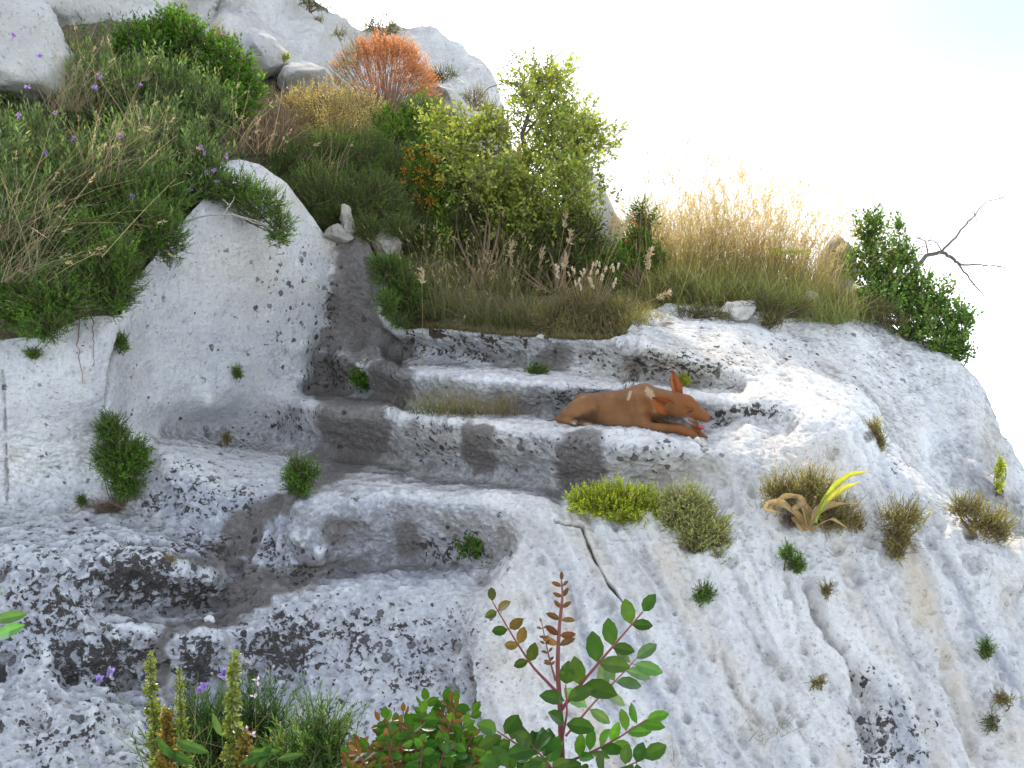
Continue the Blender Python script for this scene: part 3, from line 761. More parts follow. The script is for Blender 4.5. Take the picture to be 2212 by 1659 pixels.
stone('boulder', 40, 110, 7.2, 120, 175, 'big pale grey rock face at the far left above the scrub', 'boulder', 3, .35, .7, M_cliff)
stone('boulder', 150, 60, 8.3, 95, 62, 'pale sloping rock at the top left behind the tall dry culms', 'boulder', 8, .4, .6, M_cliff)
stone('boulder', 556, 140, 9.4, 66, 66, 'rounded grey block left of the dark cleft, below the upper cliff', 'boulder', 5, -.5, .5, M_cliff)
stone('boulder', 660, 175, 9.5, 55, 46, 'low rounded block just left of the orange dome shrub', 'boulder', 6, .1, .45, M_cliff)
stone('boulder', 972, 222, 9.7, 48, 36, 'sunlit white rock between the orange shrub and the small tree', 'boulder', 13, -.4, .35, M_boulder)
stone('boulder', 1292, 520, 8.5, 58, 175, 'leaning pointed rock spike right of the small tree', 'boulder', 9, .32, .3, M_boulder, rough=.07)
stone('boulder', 1806, 612, 8.2, 46, 115, 'pointed pale rock between the tall dry grass and the right hand bush', 'boulder', 12, -.12, .3, M_cream, cuts=20, rough=.14)
stone('stone', 750, 474, 7.32, 19, 38, 'upright cream stone standing on the corner of the carved wall', 'stone', 15, .12, None, M_cream, sub=4, cuts=22, rough=.16)
stone('stone', 728, 505, 7.3, 40, 20, 'flat cream stone under the upright stone on the wall corner', 'stone', 31, -.2, None, M_cream, sub=4, cuts=20, rough=.2)
stone('boulder', 838, 535, 7.45, 42, 40, 'cream angular block wedged under the dark scrub right of the wall corner', 'boulder', 17, .4, .2, M_cream, cuts=22, rough=.16)
stone('stone', 1755, 640, 7.5, 16, 15, 'small round pale stone at the foot of the dry grass', 'stone', 18, 0, None, M_boulder, sub=4)
stone('stone', 1590, 672, 7.0, 52, 24, 'pale knobbly rock lump on the crest among low heath', 'stone', 19, .1, .2, M_boulder, cuts=20, rough=.2)
p_ = rock.at(1168, 733)
k_ = link('stone', stone_mesh('stone', (.028, .03, .02), 23, M_boulder, sub=3)); k_.location = Vector(p_.tolist()) + Vector((0, -.01, .012)); tag(k_, 'fist sized white stone on the lip of the top step', 'stone')
p_ = rock.at(455, 1343)
k_ = link('stone', stone_mesh('stone', (.040, .03, .026), 27, rock_mat('fresh_white_limestone', (.74, .72, .68), (.66, .63, .58), masks=False, bump=.5), sub=4, rot=-.5)); k_.location = Vector(p_.tolist()) + Vector((0, -.01, .02)); tag(k_, 'small white broken stone lying in the lowest worn hollow', 'stone')
# ------------------------------------------------------------------ the dog
KZ = .2                                       # sketch units: fifths of a survey pixel


def dogP(zx, zy, dy=0.0):
    D = 5.43 - (zx - 1150) * .00051 * .38 + dy
    return P(1143 + zx * KZ, 766.8 + zy * KZ, D)


DOG_O = dogP(1000, 820, .06)
MPX = KZ * 5.45 / F


def surface_net(f, lo, hi, h):
    ax = [np.arange(lo[k], hi[k] + h, h) for k in range(3)]
    X, Y, Z = np.meshgrid(*ax, indexing='ij')
    S = f(np.stack([X, Y, Z], -1).reshape(-1, 3)).reshape(X.shape)
    ins = S < 0
    n = np.array(S.shape) - 1
    cnt = np.zeros(n); acc = np.zeros((*n, 3))
    def edge(axis, a, b):
        sl0 = [slice(0, n[k]) for k in range(3)]; sl1 = list(sl0)
        off = [0, 0, 0]; o = [k for k in range(3) if k != axis]
        off[o[0]], off[o[1]] = a, b
        for k in range(3):
            sl0[k] = slice(off[k], off[k] + n[k]); sl1[k] = sl0[k]
        sl1[axis] = slice(1, 1 + n[axis])
        sl0, sl1 = tuple(sl0), tuple(sl1)
        v0, v1 = S[sl0], S[sl1]
        m = (v0 < 0) != (v1 < 0)
        t = np.where(m, v0 / np.where(v0 - v1 == 0, 1, v0 - v1), 0)
        p = [X[sl0], Y[sl0], Z[sl0]]
        p[axis] = p[axis] + t * h
        for k in range(3): acc[..., k] += np.where(m, p[k], 0)
        cnt[...] += m
    for axis in range(3):
        for a in (0, 1):
            for b in (0, 1): edge(axis, a, b)
    act = cnt > 0
    idx = np.full(act.shape, -1); idx[act] = np.arange(act.sum())
    V = acc[act] / cnt[act][:, None]
    quads = []
    for axis in range(3):
        o = [k for k in range(3) if k != axis]
        a = [slice(1, n[k]) for k in range(3)]; a[axis] = slice(0, n[axis])
        s0 = tuple(a); b = list(a); b[axis] = slice(1, n[axis] + 1); s1 = tuple(b)
        m = ins[s0] != ins[s1]
        flip = ins[s0][m]
        ii = np.argwhere(m); ii = ii + np.array([1 if k != axis else 0 for k in range(3)])
        def g(d0, d1):
            j = ii.copy(); j[:, o[0]] -= d0; j[:, o[1]] -= d1
            return idx[j[:, 0], j[:, 1], j[:, 2]]
        q = np.stack([g(0, 0), g(1, 0), g(1, 1), g(0, 1)], -1)
        if axis == 1: flip = ~flip
        q[~flip] = q[~flip][:, ::-1]
        quads.append(q)
    return V, np.concatenate(quads)


caps = []                                      # (A, B, ra, rb, blend)


def cap(a, b, ra, rb, k=.020, sq=1.0):
    caps.append((dogP(*a), dogP(*b), ra * MPX, rb * MPX, k, sq))


# trunk: loin, tucked belly, deep chest
cap((600, 590, .10), (880, 600, .09), 150, 190, .03)
cap((880, 600, .09), (1130, 575, .07), 195, 228, .03)
cap((1000, 560, .10), (1240, 450, .08), 150, 138, .03)
cap((880, 690, .02), (1150, 705, .01), 105, 118, .03)
cap((580, 520, .11), (900, 520, .11), 110, 120, .03)
# neck and head
cap((1240, 470, .07), (1500, 500, .035), 150, 118, .03)
cap((1290, 600, .04), (1500, 580, .02), 110, 82, .03)
cap((1590, 520, .02), (1690, 525, .015), 120, 98, .02)
cap((1600, 600, .0), (1700, 610, .0), 78, 70, .02)
cap((1690, 530, .012), (1780, 560, .012), 88, 64, .018)
cap((1740, 590, .01), (1900, 672, .0), 84, 54, .014)
cap((1850, 632, .004), (1928, 680, .0), 46, 41, .010)
cap((1700, 660, .01), (1842, 792, .006), 52, 24, .008)
cap((1722, 545, -.030), (1775, 560, -.022), 30, 22, .012)
# near foreleg
cap((1170, 520, .0), (1215, 720, -.045), 125, 88, .03)
cap((1215, 735, -.045), (1270, 782, -.055), 74, 60, .02)
cap((1270, 785, -.055), (1620, 800, -.075), 60, 42, .014)
cap((1620, 802, -.075), (1740, 850, -.085), 43, 48, .012)
for k, (x, y, d) in enumerate([(1800, 868, -.055), (1815, 885, -.078), (1800, 897, -.10), (1775, 897, -.118)]):
    cap((1740, 855, -.085 + .01 * (k - 1.5)), (x, y, d), 30, 25, .006)
# far foreleg
cap((1330, 620, .10), (1440, 730, .09), 80, 55, .02)
cap((1440, 740, .09), (1730, 790, .03), 48, 38, .012)
cap((1730, 790, .03), (1860, 870, .0), 38, 36, .010)
for k in range(3): cap((1850, 865, .01 - .016 * k), (1915, 893, .012 - .02 * k), 24, 20, .005)
# near hind leg: thigh, stifle, hock behind, foot forward
cap((650, 560, .03), (520, 590, .0), 142, 108, .025)
cap((520, 590, .0), (400, 640, -.01), 100, 62, .02)
cap((640, 600, .0), (690, 560, .0), 90, 80, .02)
cap((400, 640, -.01), (325, 690, -.015), 52, 38, .014)
cap((325, 695, -.015), (450, 725, -.04), 38, 33, .010)
for k in range(4): cap((440, 722, -.03 - .011 * k), (505 - 6 * abs(k - 1), 742, -.022 - .016 * k), 22, 19, .005)
# far hind foot lying in front of the groin
cap((640, 720, .05), (560, 735, .0), 60, 36, .014)
cap((560, 735, .0), (680, 770, -.03), 34, 28, .010)
for k in range(3): cap((670, 768, -.02 - .012 * k), (725, 782, -.018 - .017 * k), 19, 17, .005)
# tail lying along the ledge
cap((470, 600, .14), (350, 690, .17), 46, 32, .02)
cap((350, 690, .17), (200, 730, .10), 30, 22, .014)
cap((200, 730, .10), (85, 722, .06), 22, 13, .010)


def dog_sdf(p):
    d = np.full(len(p), 1.0)
    for A, B, ra, rb, k, sq in caps:
        lo = np.minimum(A - ra, B - rb) - .05; hi = np.maximum(A + ra, B + rb) + .05
        m = np.all((p > lo) & (p < hi), 1)
        if not m.any(): continue
        q = p[m]; ab = B - A
        t = np.clip(((q - A) @ ab) / (ab @ ab), 0, 1)
        dd = np.linalg.norm(q - A - t[:, None] * ab, axis=1) - (ra + (rb - ra) * t)
        e = d[m]
        h = np.clip(k - np.abs(e - dd), 0, None) / k
        d[m] = np.minimum(e, dd) - h * h * k * .25
    return d


_a = np.array([np.minimum(c[0] - c[2], c[1] - c[3]) for c in caps]).min(0) - .02
_b = np.array([np.maximum(c[0] + c[2], c[1] + c[3]) for c in caps]).max(0) + .02
dV, dQ = surface_net(dog_sdf, _a, _b, .0046)
for _ in range(2):                              # relax
    acc = np.zeros_like(dV); n_ = np.zeros(len(dV))
    for a_, b_ in ((0, 1), (1, 2), (2, 3), (3, 0)):
        for u_, v_ in ((a_, b_), (b_, a_)):
            np.add.at(acc, dQ[:, u_], dV[dQ[:, v_]]); np.add.at(n_, dQ[:, u_], 1)
    dV = dV * .5 + .5 * acc / np.maximum(n_, 1)[:, None]


def near(p, c, r):
    return np.exp(-np.sum((p - c) ** 2, 1) / (r * MPX) ** 2)


def to_sketch(V):
    """sketch coordinates of a world point (used only to place coat markings and painted crease shade)"""
    y = V[:, 1]; x_ = V[:, 0] / (CP * y - SP * V[:, 2]); z_ = (SP * y + CP * V[:, 2]) / (CP * y - SP * V[:, 2])
    return ((W / 2 + x_ * F) - 1143) / KZ, ((H / 2 - z_ * F) - 766.8) / KZ


zx, zy = to_sketch(dV)
c = np.tile(np.array([.165, .072, .026]), (len(dV), 1))
c += (pnoise(dV * 9) * .22 + pnoise(dV * 26) * .14 + pnoise(dV * [60, 160, 120]) * .16)[:, None] * c


def tint(m, col):
    global c
    m = np.clip(m, 0, 1)[:, None]
    c = c * (1 - m) + np.array(col) * m


tint(sstep(1450, 1640, zx) * .85, (.185, .062, .016))                   # redder head
tint(near(dV, dogP(1330, 600, -.05), 120) * .6, (.30, .11, .03))
tint(sstep(1820, 1950, zx) * sstep(740, 700, zy) * .6, (.20, .065, .035))
tint(sstep(690, 800, zy) * sstep(760, 850, zx) * sstep(1200, 1100, zx) * .5, (.20, .125, .085))
tint(near(dV, dogP(520, 640, .0), 130) * .5, (.33, .19, .085))
def dseg(a, b):
    a = np.array(a, float); b = np.array(b, float); q = np.stack([zx, zy], 1)
    t = np.clip(((q - a) @ (b - a)) / ((b - a) @ (b - a)), 0, 1)
    return np.linalg.norm(q - a - t[:, None] * (b - a), axis=1)
wob = 12 * pnoise(dV * 45)
tint(sstep(50, 24, dseg((1285, 385), (1330, 450)) + wob * 1.8) * .5, (.52, .38, .23))     # pale collar marks
tint(sstep(22, 8, dseg((1095, 400), (1070, 480)) + wob * .5) * .65, (.48, .34, .20))
tint(sstep(30, 8, dseg((1330, 460), (1360, 610)) + wob) * .35, (.45, .30, .17))
tint(sstep(440, 500, zx) * sstep(560, 500, zx) * sstep(700, 730, zy) * .7, (.45, .35, .25))
tint(sstep(560, 620, zx) * sstep(760, 700, zx) * sstep(722, 745, zy) * .6, (.48, .36, .25))
tint(near(dV, dogP(1700, 720, .0), 60) * .8, (.55, .50, .45))           # pale throat
tint(sstep(70, 15, dseg((540, 700), (690, 640)) + wob) * .8, (.07, .035, .02))  # painted shade: gap under thigh, belly crease, shoulder contour, behind the elbow
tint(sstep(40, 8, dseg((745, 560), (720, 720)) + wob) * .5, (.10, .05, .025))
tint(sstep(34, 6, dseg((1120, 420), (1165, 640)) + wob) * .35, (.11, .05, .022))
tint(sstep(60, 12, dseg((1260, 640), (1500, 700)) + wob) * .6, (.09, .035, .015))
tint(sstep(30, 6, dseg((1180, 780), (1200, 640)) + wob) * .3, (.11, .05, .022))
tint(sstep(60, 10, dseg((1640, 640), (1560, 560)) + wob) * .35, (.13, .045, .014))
tint(sstep(40, 8, dseg((640, 420), (1060, 385)) + wob) * .3, (.12, .06, .03))
tint(sstep(130, 70, zx) * .6, (.18, .06, .03))
for x_, y_ in ((1787, 872), (1800, 890)): tint(sstep(9, 3, dseg((x_ - 40, y_ - 15), (x_ + 12, y_ + 6))) * .45, (.08, .04, .02))
tint(sstep(13, 4, dseg((1712, 622), (1768, 600))) * .75, (.035, .014, .008))   # closed eyelid line
tint(sstep(16, 6, dseg((1790, 735), (1725, 700))) * .7, (.05, .02, .015))

tm = NT('short_dog_fur')
at = tm.n('ShaderNodeAttribute', attribute_name='Col')
vv = tm.n('ShaderNodeTexCoord').outputs['Object']
mpn = tm.n('ShaderNodeMapping'); tm.l(vv, mpn.inputs[0]); mpn.inputs['Scale'].default_value = (90, 420, 300); mpn.inputs['Rotation'].default_value = (0, .35, 0)
fn = tm.noise(mpn.outputs[0], 1, 3, .6)
sc_ = tm.n('ShaderNodeVectorMath', operation='SCALE'); tm.l(at.outputs['Color'], sc_.inputs[0])
tm.l(tm.math('ADD', tm.math('MULTIPLY', fn, .7), .66), sc_.inputs['Scale'])
bb = tm.n('ShaderNodeBsdfPrincipled'); tm.l(sc_.outputs[0], bb.inputs['Base Color']); bb.inputs['Roughness'].default_value = .62
bb.inputs['Specular IOR Level'].default_value = .18
bb.inputs['Sheen Weight'].default_value = .06; bb.inputs['Sheen Roughness'].default_value = .4
bu = tm.n('ShaderNodeBump'); bu.inputs['Strength'].default_value = .35; bu.inputs['Distance'].default_value = .002; tm.l(fn, bu.inputs['Height']); tm.l(bu.outputs[0], bb.inputs['Normal'])
tm.l(bb.outputs[0], tm.out.inputs[0]); M_fur = tm.m


def plain(name, col, rough=.5, spec=.4, sss=0):
    t = NT(name); b = t.n('ShaderNodeBsdfPrincipled')
    v = t.n('ShaderNodeTexCoord').outputs['Object']
    nz = t.noise(v, 90, 3)
    t.l(t.mix(nz, tuple(x * .75 for x in col), tuple(min(1, x * 1.2) for x in col)), b.inputs['Base Color'])
    b.inputs['Roughness'].default_value = rough; b.inputs['Specular IOR Level'].default_value = spec
    t.l(b.outputs[0], t.out.inputs[0]); return t.m


# sit the animal on the ledge
dog = thing('dog', 'rust brown dog with large pointed ears lying on the rock ledge chewing a bone', 'dog', DOG_O)
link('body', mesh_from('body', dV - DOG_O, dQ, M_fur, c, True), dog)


def ear(base, tip, width, cup, wdir, col_out, flip=1):
    base, tip = np.array(base), np.array(tip)
    ax_ = tip - base; L = np.linalg.norm(ax_); ax_ /= L
    wd = np.array(wdir, float); wd -= ax_ * (wd @ ax_); wd /= np.linalg.norm(wd)
    nn = np.cross(ax_, wd) * flip
    rows, cols = 14, 11
    G = []; Cc = []
    for i in range(rows):
        t = i / (rows - 1)
        wv = width * (math.sin(math.pi * min(1, (.30 + .70 * t))) ** .75 if t < 1 else 0) * (1 if t > .0 else 1)
        wv = width * (max(0, 1 - t ** 2.4)) ** .75 * (.72 + 1.1 * t * (1 - t))
        for j in range(cols):
            s_ = j / (cols - 1) * 2 - 1
            p = base + ax_ * L * t + wd * wv * .5 * s_ * (1 - .12 * abs(s_)) + nn * cup * (s_ * s_ - 1) * (1 - .65 * t)
            G.append(p); Cc.append(col_out if abs(s_) > .8 else col_out)
    G = np.array(G).reshape(rows, cols, 3)
    th = .0032
    inner = G + nn * th
    allv = np.concatenate([G.reshape(-1, 3), inner.reshape(-1, 3)])
    n = rows * cols; Q = []
    for i in range(rows - 1):
        for j in range(cols - 1):
            a = i * cols + j
            Q.append([a, a + 1, a + cols + 1, a + cols]); Q.append([n + a, n + a + cols, n + a + cols + 1, n + a + 1])
    for i in range(rows - 1):
        for j in (0, cols - 1):
            a = i * cols + j; Q.append([a, a + cols, n + a + cols, n + a])
    Cc = np.tile(np.array(col_out), (2 * n, 1))
    ti = np.repeat(np.linspace(0, 1, rows), cols); si = np.tile(np.linspace(-1, 1, cols), rows)
    inn = np.stack([.36 + 0 * ti, .10 + .02 * ti, .035 + 0 * ti], -1)
    inn *= (.55 + .55 * sstep(.0, .5, np.abs(si)) * sstep(-.1, .3, ti))[:, None]
    Cc[n:] = inn
    return allv, np.array(Q), Cc


M_ear = leaf_mat('thin_ear_skin', .32, .01, tint=(1.5, .8, .5))
v_, q_, c_ = ear(dogP(1612, 432, .035), dogP(1548, 165, .045), 156 * MPX, .018, (1, .25, .1), (.17, .055, .026), -1)
tag(link('ear', mesh_from('ear', v_ - DOG_O, q_, M_ear, c_, True), dog), 'upright far ear')
v_, q_, c_ = ear(dogP(1525, 585, -.040), dogP(1328, 460, -.085), 235 * MPX, .030, (.5, .25, -1), (.24, .085, .03), 1)
tag(link('ear', mesh_from('ear', v_ - DOG_O, q_, M_ear, c_, True), dog), 'near ear laid back with the orange inside showing')


def ellipsoid(name, ctr, size, mat, parent, rot=0, rough=.0, seed=1):
    me = stone_mesh(name, size, seed, mat, cuts=0, rough=rough, sub=3, rot=rot)
    V = np.zeros(len(me.vertices) * 3, np.float32); me.vertices.foreach_get('co', V)
    V = V.reshape(-1, 3) + (np.array(ctr) - np.array(parent.location)); me.vertices.foreach_set('co', V.ravel().astype(np.float32)); me.update()
    return link(name, me, parent)


ellipsoid('nose', dogP(1958, 676, -.004), (22 * MPX, 26 * MPX, 23 * MPX), plain('dog_nose_skin', (.055, .024, .02), .4), dog)
ellipsoid('tongue', dogP(1856, 778, -.012), (44 * MPX, 26 * MPX, 19 * MPX), plain('tongue_skin', (.40, .07, .07), .35), dog, rot=-.5)
ellipsoid('eye', dogP(1742, 611, -.046), (15 * MPX, 6 * MPX, 6 * MPX), plain('dog_eye', (.02, .012, .01), .15), dog, rot=.4)

# the bone under the near paw
bp = [dogP(1800, 905, -.13), dogP(1850, 945, -.15), dogP(1905, 990, -.17)]
bo = thing('bone', 'pale chewed bone lying under the front paw of the dog', 'bone', bp[1])
b_ = Buf()
tt = np.linspace(0, 1, 12)[:, None]
line = bp[0] * (1 - tt) + bp[2] * tt
b_.tube(line, np.array([.012, .018, .017, .013, .0105, .010, .010, .0105, .012, .017, .019, .008]), np.tile([.55, .52, .42], (12, 1)), 10)
b_.build('shaft', M_wood, bo, True)
# ------------------------------------------------------------------ vegetation tools
UP = np.array([0, 0, 1.0])
STY = dict(
    thyme=dict(L=.016, W=.0062, m=16, Ls=.080, al=.95, dens=1250, c=(0.053, 0.156, 0.018), c2=(0.142, 0.283, 0.032), stem=(.12, .08, .05)),
    heath=dict(L=.014, W=.0046, m=15, Ls=.105, al=.75, dens=1000, c=(0.073, 0.134, 0.029), c2=(0.185, 0.248, 0.050), stem=(.10, .06, .04)),
    sage=dict(L=.050, W=.013, m=8, Ls=.15, al=.85, dens=420, c=(0.094, 0.169, 0.044), c2=(0.210, 0.297, 0.094), stem=(.16, .15, .08)),
    broad=dict(L=.040, W=.021, m=7, Ls=.10, al=1.0, dens=520, c=(0.036, 0.115, 0.010), c2=(0.123, 0.243, 0.022), stem=(.14, .10, .06)),
    tan=dict(L=.016, W=.0075, m=13, Ls=.13, al=.85, dens=640, c=(0.435, 0.325, 0.128), c2=(0.720, 0.648, 0.277), stem=(.22, .15, .09)),
    brown=dict(L=.012, W=.004, m=9, Ls=.15, al=.6, dens=620, c=(0.246, 0.150, 0.081), c2=(0.415, 0.281, 0.146), stem=(.20, .13, .09)),
    lentisk=dict(L=.030, W=.013, m=9, Ls=.11, al=1.0, dens=620, c=(0.041, 0.135, 0.013), c2=(0.145, 0.270, 0.025), stem=(.14, .09, .05)),
    tree=dict(L=.043, W=.027, m=6, Ls=.10, al=1.05, dens=300, c=(0.160, 0.238, 0.034), c2=(0.398, 0.431, 0.083), stem=(.13, .10, .07)),
    carob=dict(L=.042, W=.026, m=8, Ls=.12, al=1.1, dens=400, c=(0.051, 0.169, 0.022), c2=(0.145, 0.324, 0.050), stem=(.16, .08, .05)),
    lime=dict(L=.015, W=.0065, m=17, Ls=.065, al=.9, dens=1900, c=(0.299, 0.396, 0.028), c2=(0.529, 0.594, 0.060), stem=(.16, .10, .06)),
    pale=dict(L=.015, W=.006, m=14, Ls=.07, al=.9, dens=1700, c=(0.217, 0.270, 0.088), c2=(0.464, 0.486, 0.188), stem=(.26, .18, .12)),
    olive=dict(L=.016, W=.006, m=12, Ls=.10, al=.8, dens=800, c=(0.174, 0.176, 0.044), c2=(0.362, 0.324, 0.100), stem=(.2, .14, .08)),
)


def lobe_cloud(c, rad, n, seed, lo=.55, rug=.34):
    r_ = np.random.default_rng(seed)
    d = unit(r_.normal(size=(n, 3)))
    keep = (d[:, 1] < .35) | (r_.random(n) < .35)
    d = d[keep]
    mod = 1 + rug * pnoise(d * 2.1 + seed * 1.7) + rug * .7 * pnoise(d * 4.7 + seed) + rug * .55 * pnoise(d * 9.5 + seed)
    r = lo + (1 - lo) * r_.random(len(d)) ** .6
    gap = pnoise(d * 3.4 + seed * 3.1) > -.5
    d, r, mod = d[gap], r[gap], mod[gap]
    return c + d * rad * (r * mod)[:, None], unit(d / rad), r


def sprigs(bl, bs, B, A, st, rnd, lum=1.0, kind='diamonds', scale=1.0, shade=None):
    n = len(B)
    if n == 0: return
    A = unit(A); m = st['m']
    Ls = st['Ls'] * scale * rnd.uniform(.65, 1.25, n)
    E = B + A * Ls[:, None]
    if bs is not None:
        bs.twigs(B, E, .0016 * scale, .0007 * scale, vary(st['stem'], n, .3))
    t = (np.arange(m) + .6) / m
    ph = np.arange(m) * 2.4
    U = unit(np.cross(A, np.array([.2, .5, .9]))); Vv = np.cross(A, U)
    ph = ph[None] + rnd.random((n, 1)) * 6.28
    rad = np.cos(ph)[..., None] * U[:, None] + np.sin(ph)[..., None] * Vv[:, None]
    base = B[:, None] + A[:, None] * (Ls[:, None] * t[None])[..., None]
    al = st['al'] * (1.15 - .75 * t)[None, :, None] * rnd.uniform(.75, 1.25, (n, m, 1))
    ax = A[:, None] * np.cos(al) + rad * np.sin(al) + rnd.normal(size=(n, m, 3)) * .14
    nn = np.cross(ax, np.cross(A[:, None], rad)) + rnd.normal(size=(n, m, 3)) * .45
    L = st['L'] * scale * rnd.uniform(.65, 1.2, (n, m)) * (1.05 - .3 * t)[None]
    Wd = L * (st['W'] / st['L']) * rnd.uniform(.8, 1.2, (n, m))
    k = rnd.random((n, 1))
    col = np.asarray(st['c']) * (1 - k) + np.asarray(st['c2']) * k
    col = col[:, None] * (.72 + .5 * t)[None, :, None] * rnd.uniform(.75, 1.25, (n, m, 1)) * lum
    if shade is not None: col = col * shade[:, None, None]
    old = rnd.random((n, m)) < .03
    col[old] = np.array([.24, .15, .06]) * lum
    getattr(bl, kind)(base.reshape(-1, 3), ax.reshape(-1, 3), nn.reshape(-1, 3), L.ravel(), Wd.ravel(), np.clip(col.reshape(-1, 3), 0, 1))


def curve3(a, b, n=7, sag=.12, rnd=None):
    t = np.linspace(0, 1, n)[:, None]
    mid = np.asarray(rnd.normal(size=3)) * sag * np.linalg.norm(b - a)
    return a * (1 - t) + b * t + mid * (np.sin(t * math.pi)) * .6


_seed = [100]


def shrub(name, label, cat, style, lobes, base, dens=1.0, upw=.45, lum=1.0, mat=None, group=None, kind='diamonds', leafname='foliage', scale=1.0, rug=.34, lo=.5, limbs=9, droop=0.0, thick=.010):
    """lobes: (px, py, D, rx, ry) in survey pixels; base: world point the stems spring from"""
    _seed[0] += 7
    rnd = np.random.default_rng(_seed[0])
    st = STY[style] if isinstance(style, str) else style
    base = np.asarray(base, float)
    o = thing(name, label, cat, base, group)
    bl, bs = Buf(), Buf()
    for i, lb in enumerate(lobes):
        x, y, D, rx, ry = lb[:5]
        k = m_per_px(D)
        rad = np.array([rx * k, (lb[5] if len(lb) > 5 else .8 * (rx + ry) / 2 * k), ry * k])
        c_ = P(x, y, D)
        a, b, cc = rad
        area = 4 * math.pi * (((a * b) ** 1.6 + (a * cc) ** 1.6 + (b * cc) ** 1.6) / 3) ** (1 / 1.6)
        n = int(area * st['dens'] * dens * 1.45 / scale ** 2)
        p, nrm, r = lobe_cloud(c_, rad, n, _seed[0] + i, lo, rug)
        m = len(p)
        A = nrm * .75 + UP * (upw - droop) + rnd.normal(size=(m, 3)) * .26
        A = unit(A)
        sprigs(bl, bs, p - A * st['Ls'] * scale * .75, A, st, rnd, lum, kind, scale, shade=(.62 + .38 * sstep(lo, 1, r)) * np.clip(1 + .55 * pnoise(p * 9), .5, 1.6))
        for q in range(limbs):                           # limbs from the foot into the lobe
            e = p[rnd.integers(m)]
            ln = curve3(base + rnd.normal(size=3) * .02, c_ * .35 + e * .65, 8, .16, rnd)
            bs.tube(ln, np.linspace(thick, .0022, 8), vary(st['stem'], 8, .2), 4)
    bs.build('stems', M_wood, o)
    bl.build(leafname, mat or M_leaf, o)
    return o


def tuft(bl, base, n, r, L, lean=(0, 0, 0), spread=.35, w=.004, c0=(.2, .2, .06), c1=(.45, .36, .18), bend=.5, wind=(0, 0, 0), var=.3, K=5, flat=1.0):
    """grass clump: returns the tips and tip directions"""
    b = np.asarray(base) + np.stack([rng.normal(size=n) * r, rng.normal(size=n) * r * flat, np.zeros(n)], -1)
    A = UP + np.asarray(lean) + rng.normal(size=(n, 3)) * np.array([spread, spread, .1])
    Ls = L * rng.uniform(.45, 1.1, n)
    bd = rng.normal(size=(n, 3)) * bend * .35 + np.asarray(wind) + np.array([0, 0, -.16 * bend])
    bd = bd + unit(A) * np.array([1, 1, 0]) * bend * .4
    return bl.blades(b, A, Ls, bd, w * rng.uniform(.6, 1.3, n), vary(c0, n, var), vary(c1, n, var), K)


def heads(bl, tips, dirs, L, w, c, m=14):
    """feathery seed heads"""
    n = len(tips)
    if n == 0: return
    t = (np.arange(m) / m)[None, :, None]
    base = tips[:, None] - dirs[:, None] * L * (1 - t)
    rv = rng.normal(size=(n, m, 3)); ax = dirs[:, None] * .9 + rv * .5
    bl.diamonds(base.reshape(-1, 3), ax.reshape(-1, 3), rng.normal(size=(n * m, 3)), L * .42 * rng.uniform(.7, 1.2, n * m), w * rng.uniform(.7, 1.3, n * m), vary(c, n * m, .25))


def grass(name, label, base, parts, group=None, cat='grass clump', mat=None):
    o = thing(name, label, cat, base, group)
    bl = bh = Buf(); hh = False
    for d in parts:
        d = dict(d); hd = d.pop('head', None); off = np.array(d.pop('off', (0, 0, 0)))
        tips, dirs = tuft(bl, np.asarray(base) + off, **d)
        if hd:
            k = rng.random(len(tips)) < hd[0]
            heads(bh, tips[k], dirs[k], hd[1], hd[2], hd[3], hd[4] if len(hd) > 4 else 12); hh = True
    bl.build('blades', mat or M_dry, o)
    return o


def flowers(o, pts, size, col, name='flower', petals=14):
    for p in pts:
        b = Buf()
        d = unit(rng.normal(size=(petals, 3)) + np.array([0, -.7, .5]))
        b.diamonds(np.repeat(np.asarray(p)[None], petals, 0), d, rng.normal(size=(petals, 3)), size * rng.uniform(.7, 1.2, petals), size * .55, vary(col, petals, .25))
        b.build(name, M_flower, o)


# ------------------------------------------------------------------ the scrub on the left bank
def at(p, x, y): return p.at(x, y)


CASC = 'scrub overhanging the left wall'
shrub('cascading_shrub', 'dark green cushion shrub spilling over the wall at the far left edge', 'shrub', 'thyme',
      [(20, 655, 5.25, 95, 72), (110, 650, 5.2, 95, 66), (95, 705, 5.12, 60, 38), (150, 610, 5.3, 80, 60), (0, 560, 5.4, 60, 70)], P(80, 600, 5.5), group=CASC, droop=.15)
shrub('cascading_shrub', 'green cushion shrub over the broken wall edge, just above the rusty streaks', 'shrub', 'thyme',
      [(215, 590, 5.38, 80, 66), (268, 585, 5.4, 46, 88), (240, 640, 5.32, 46, 44), (190, 520, 5.5, 75, 70)], P(220, 560, 5.6), group=CASC, droop=.1)
shrub('cascading_shrub', 'green cushion shrub whose tip points right over the pale hump of the wall', 'shrub', 'thyme',
      [(310, 490, 5.75, 85, 70), (362, 510, 5.8, 45, 60), (270, 430, 5.95, 90, 70), (340, 420, 6.1, 80, 60)], P(300, 480, 6.0), group=CASC)
shrub('cascading_shrub', 'green shrub with bare grey twigs hanging down over the pale wall ridge', 'shrub', 'thyme',
      [(500, 405, 6.45, 72, 42), (565, 440, 6.4, 58, 46), (605, 490, 6.35, 36, 44), (440, 395, 6.5, 60, 45)], P(490, 400, 6.7), group=CASC, droop=.1, limbs=12)
SAGE = 'grey green herbs on the left bank'
LILAC = (.36, .22, .50)
o = shrub('flowering_herb', 'tall grey green herb with lilac flower heads in the middle of the left bank', 'plant', 'sage',
          [(150, 410, 6.0, 130, 100), (260, 360, 6.2, 110, 95), (80, 330, 6.1, 90, 90)], P(160, 480, 6.2), group=SAGE, mat=M_leaf, upw=.9, rug=.45)
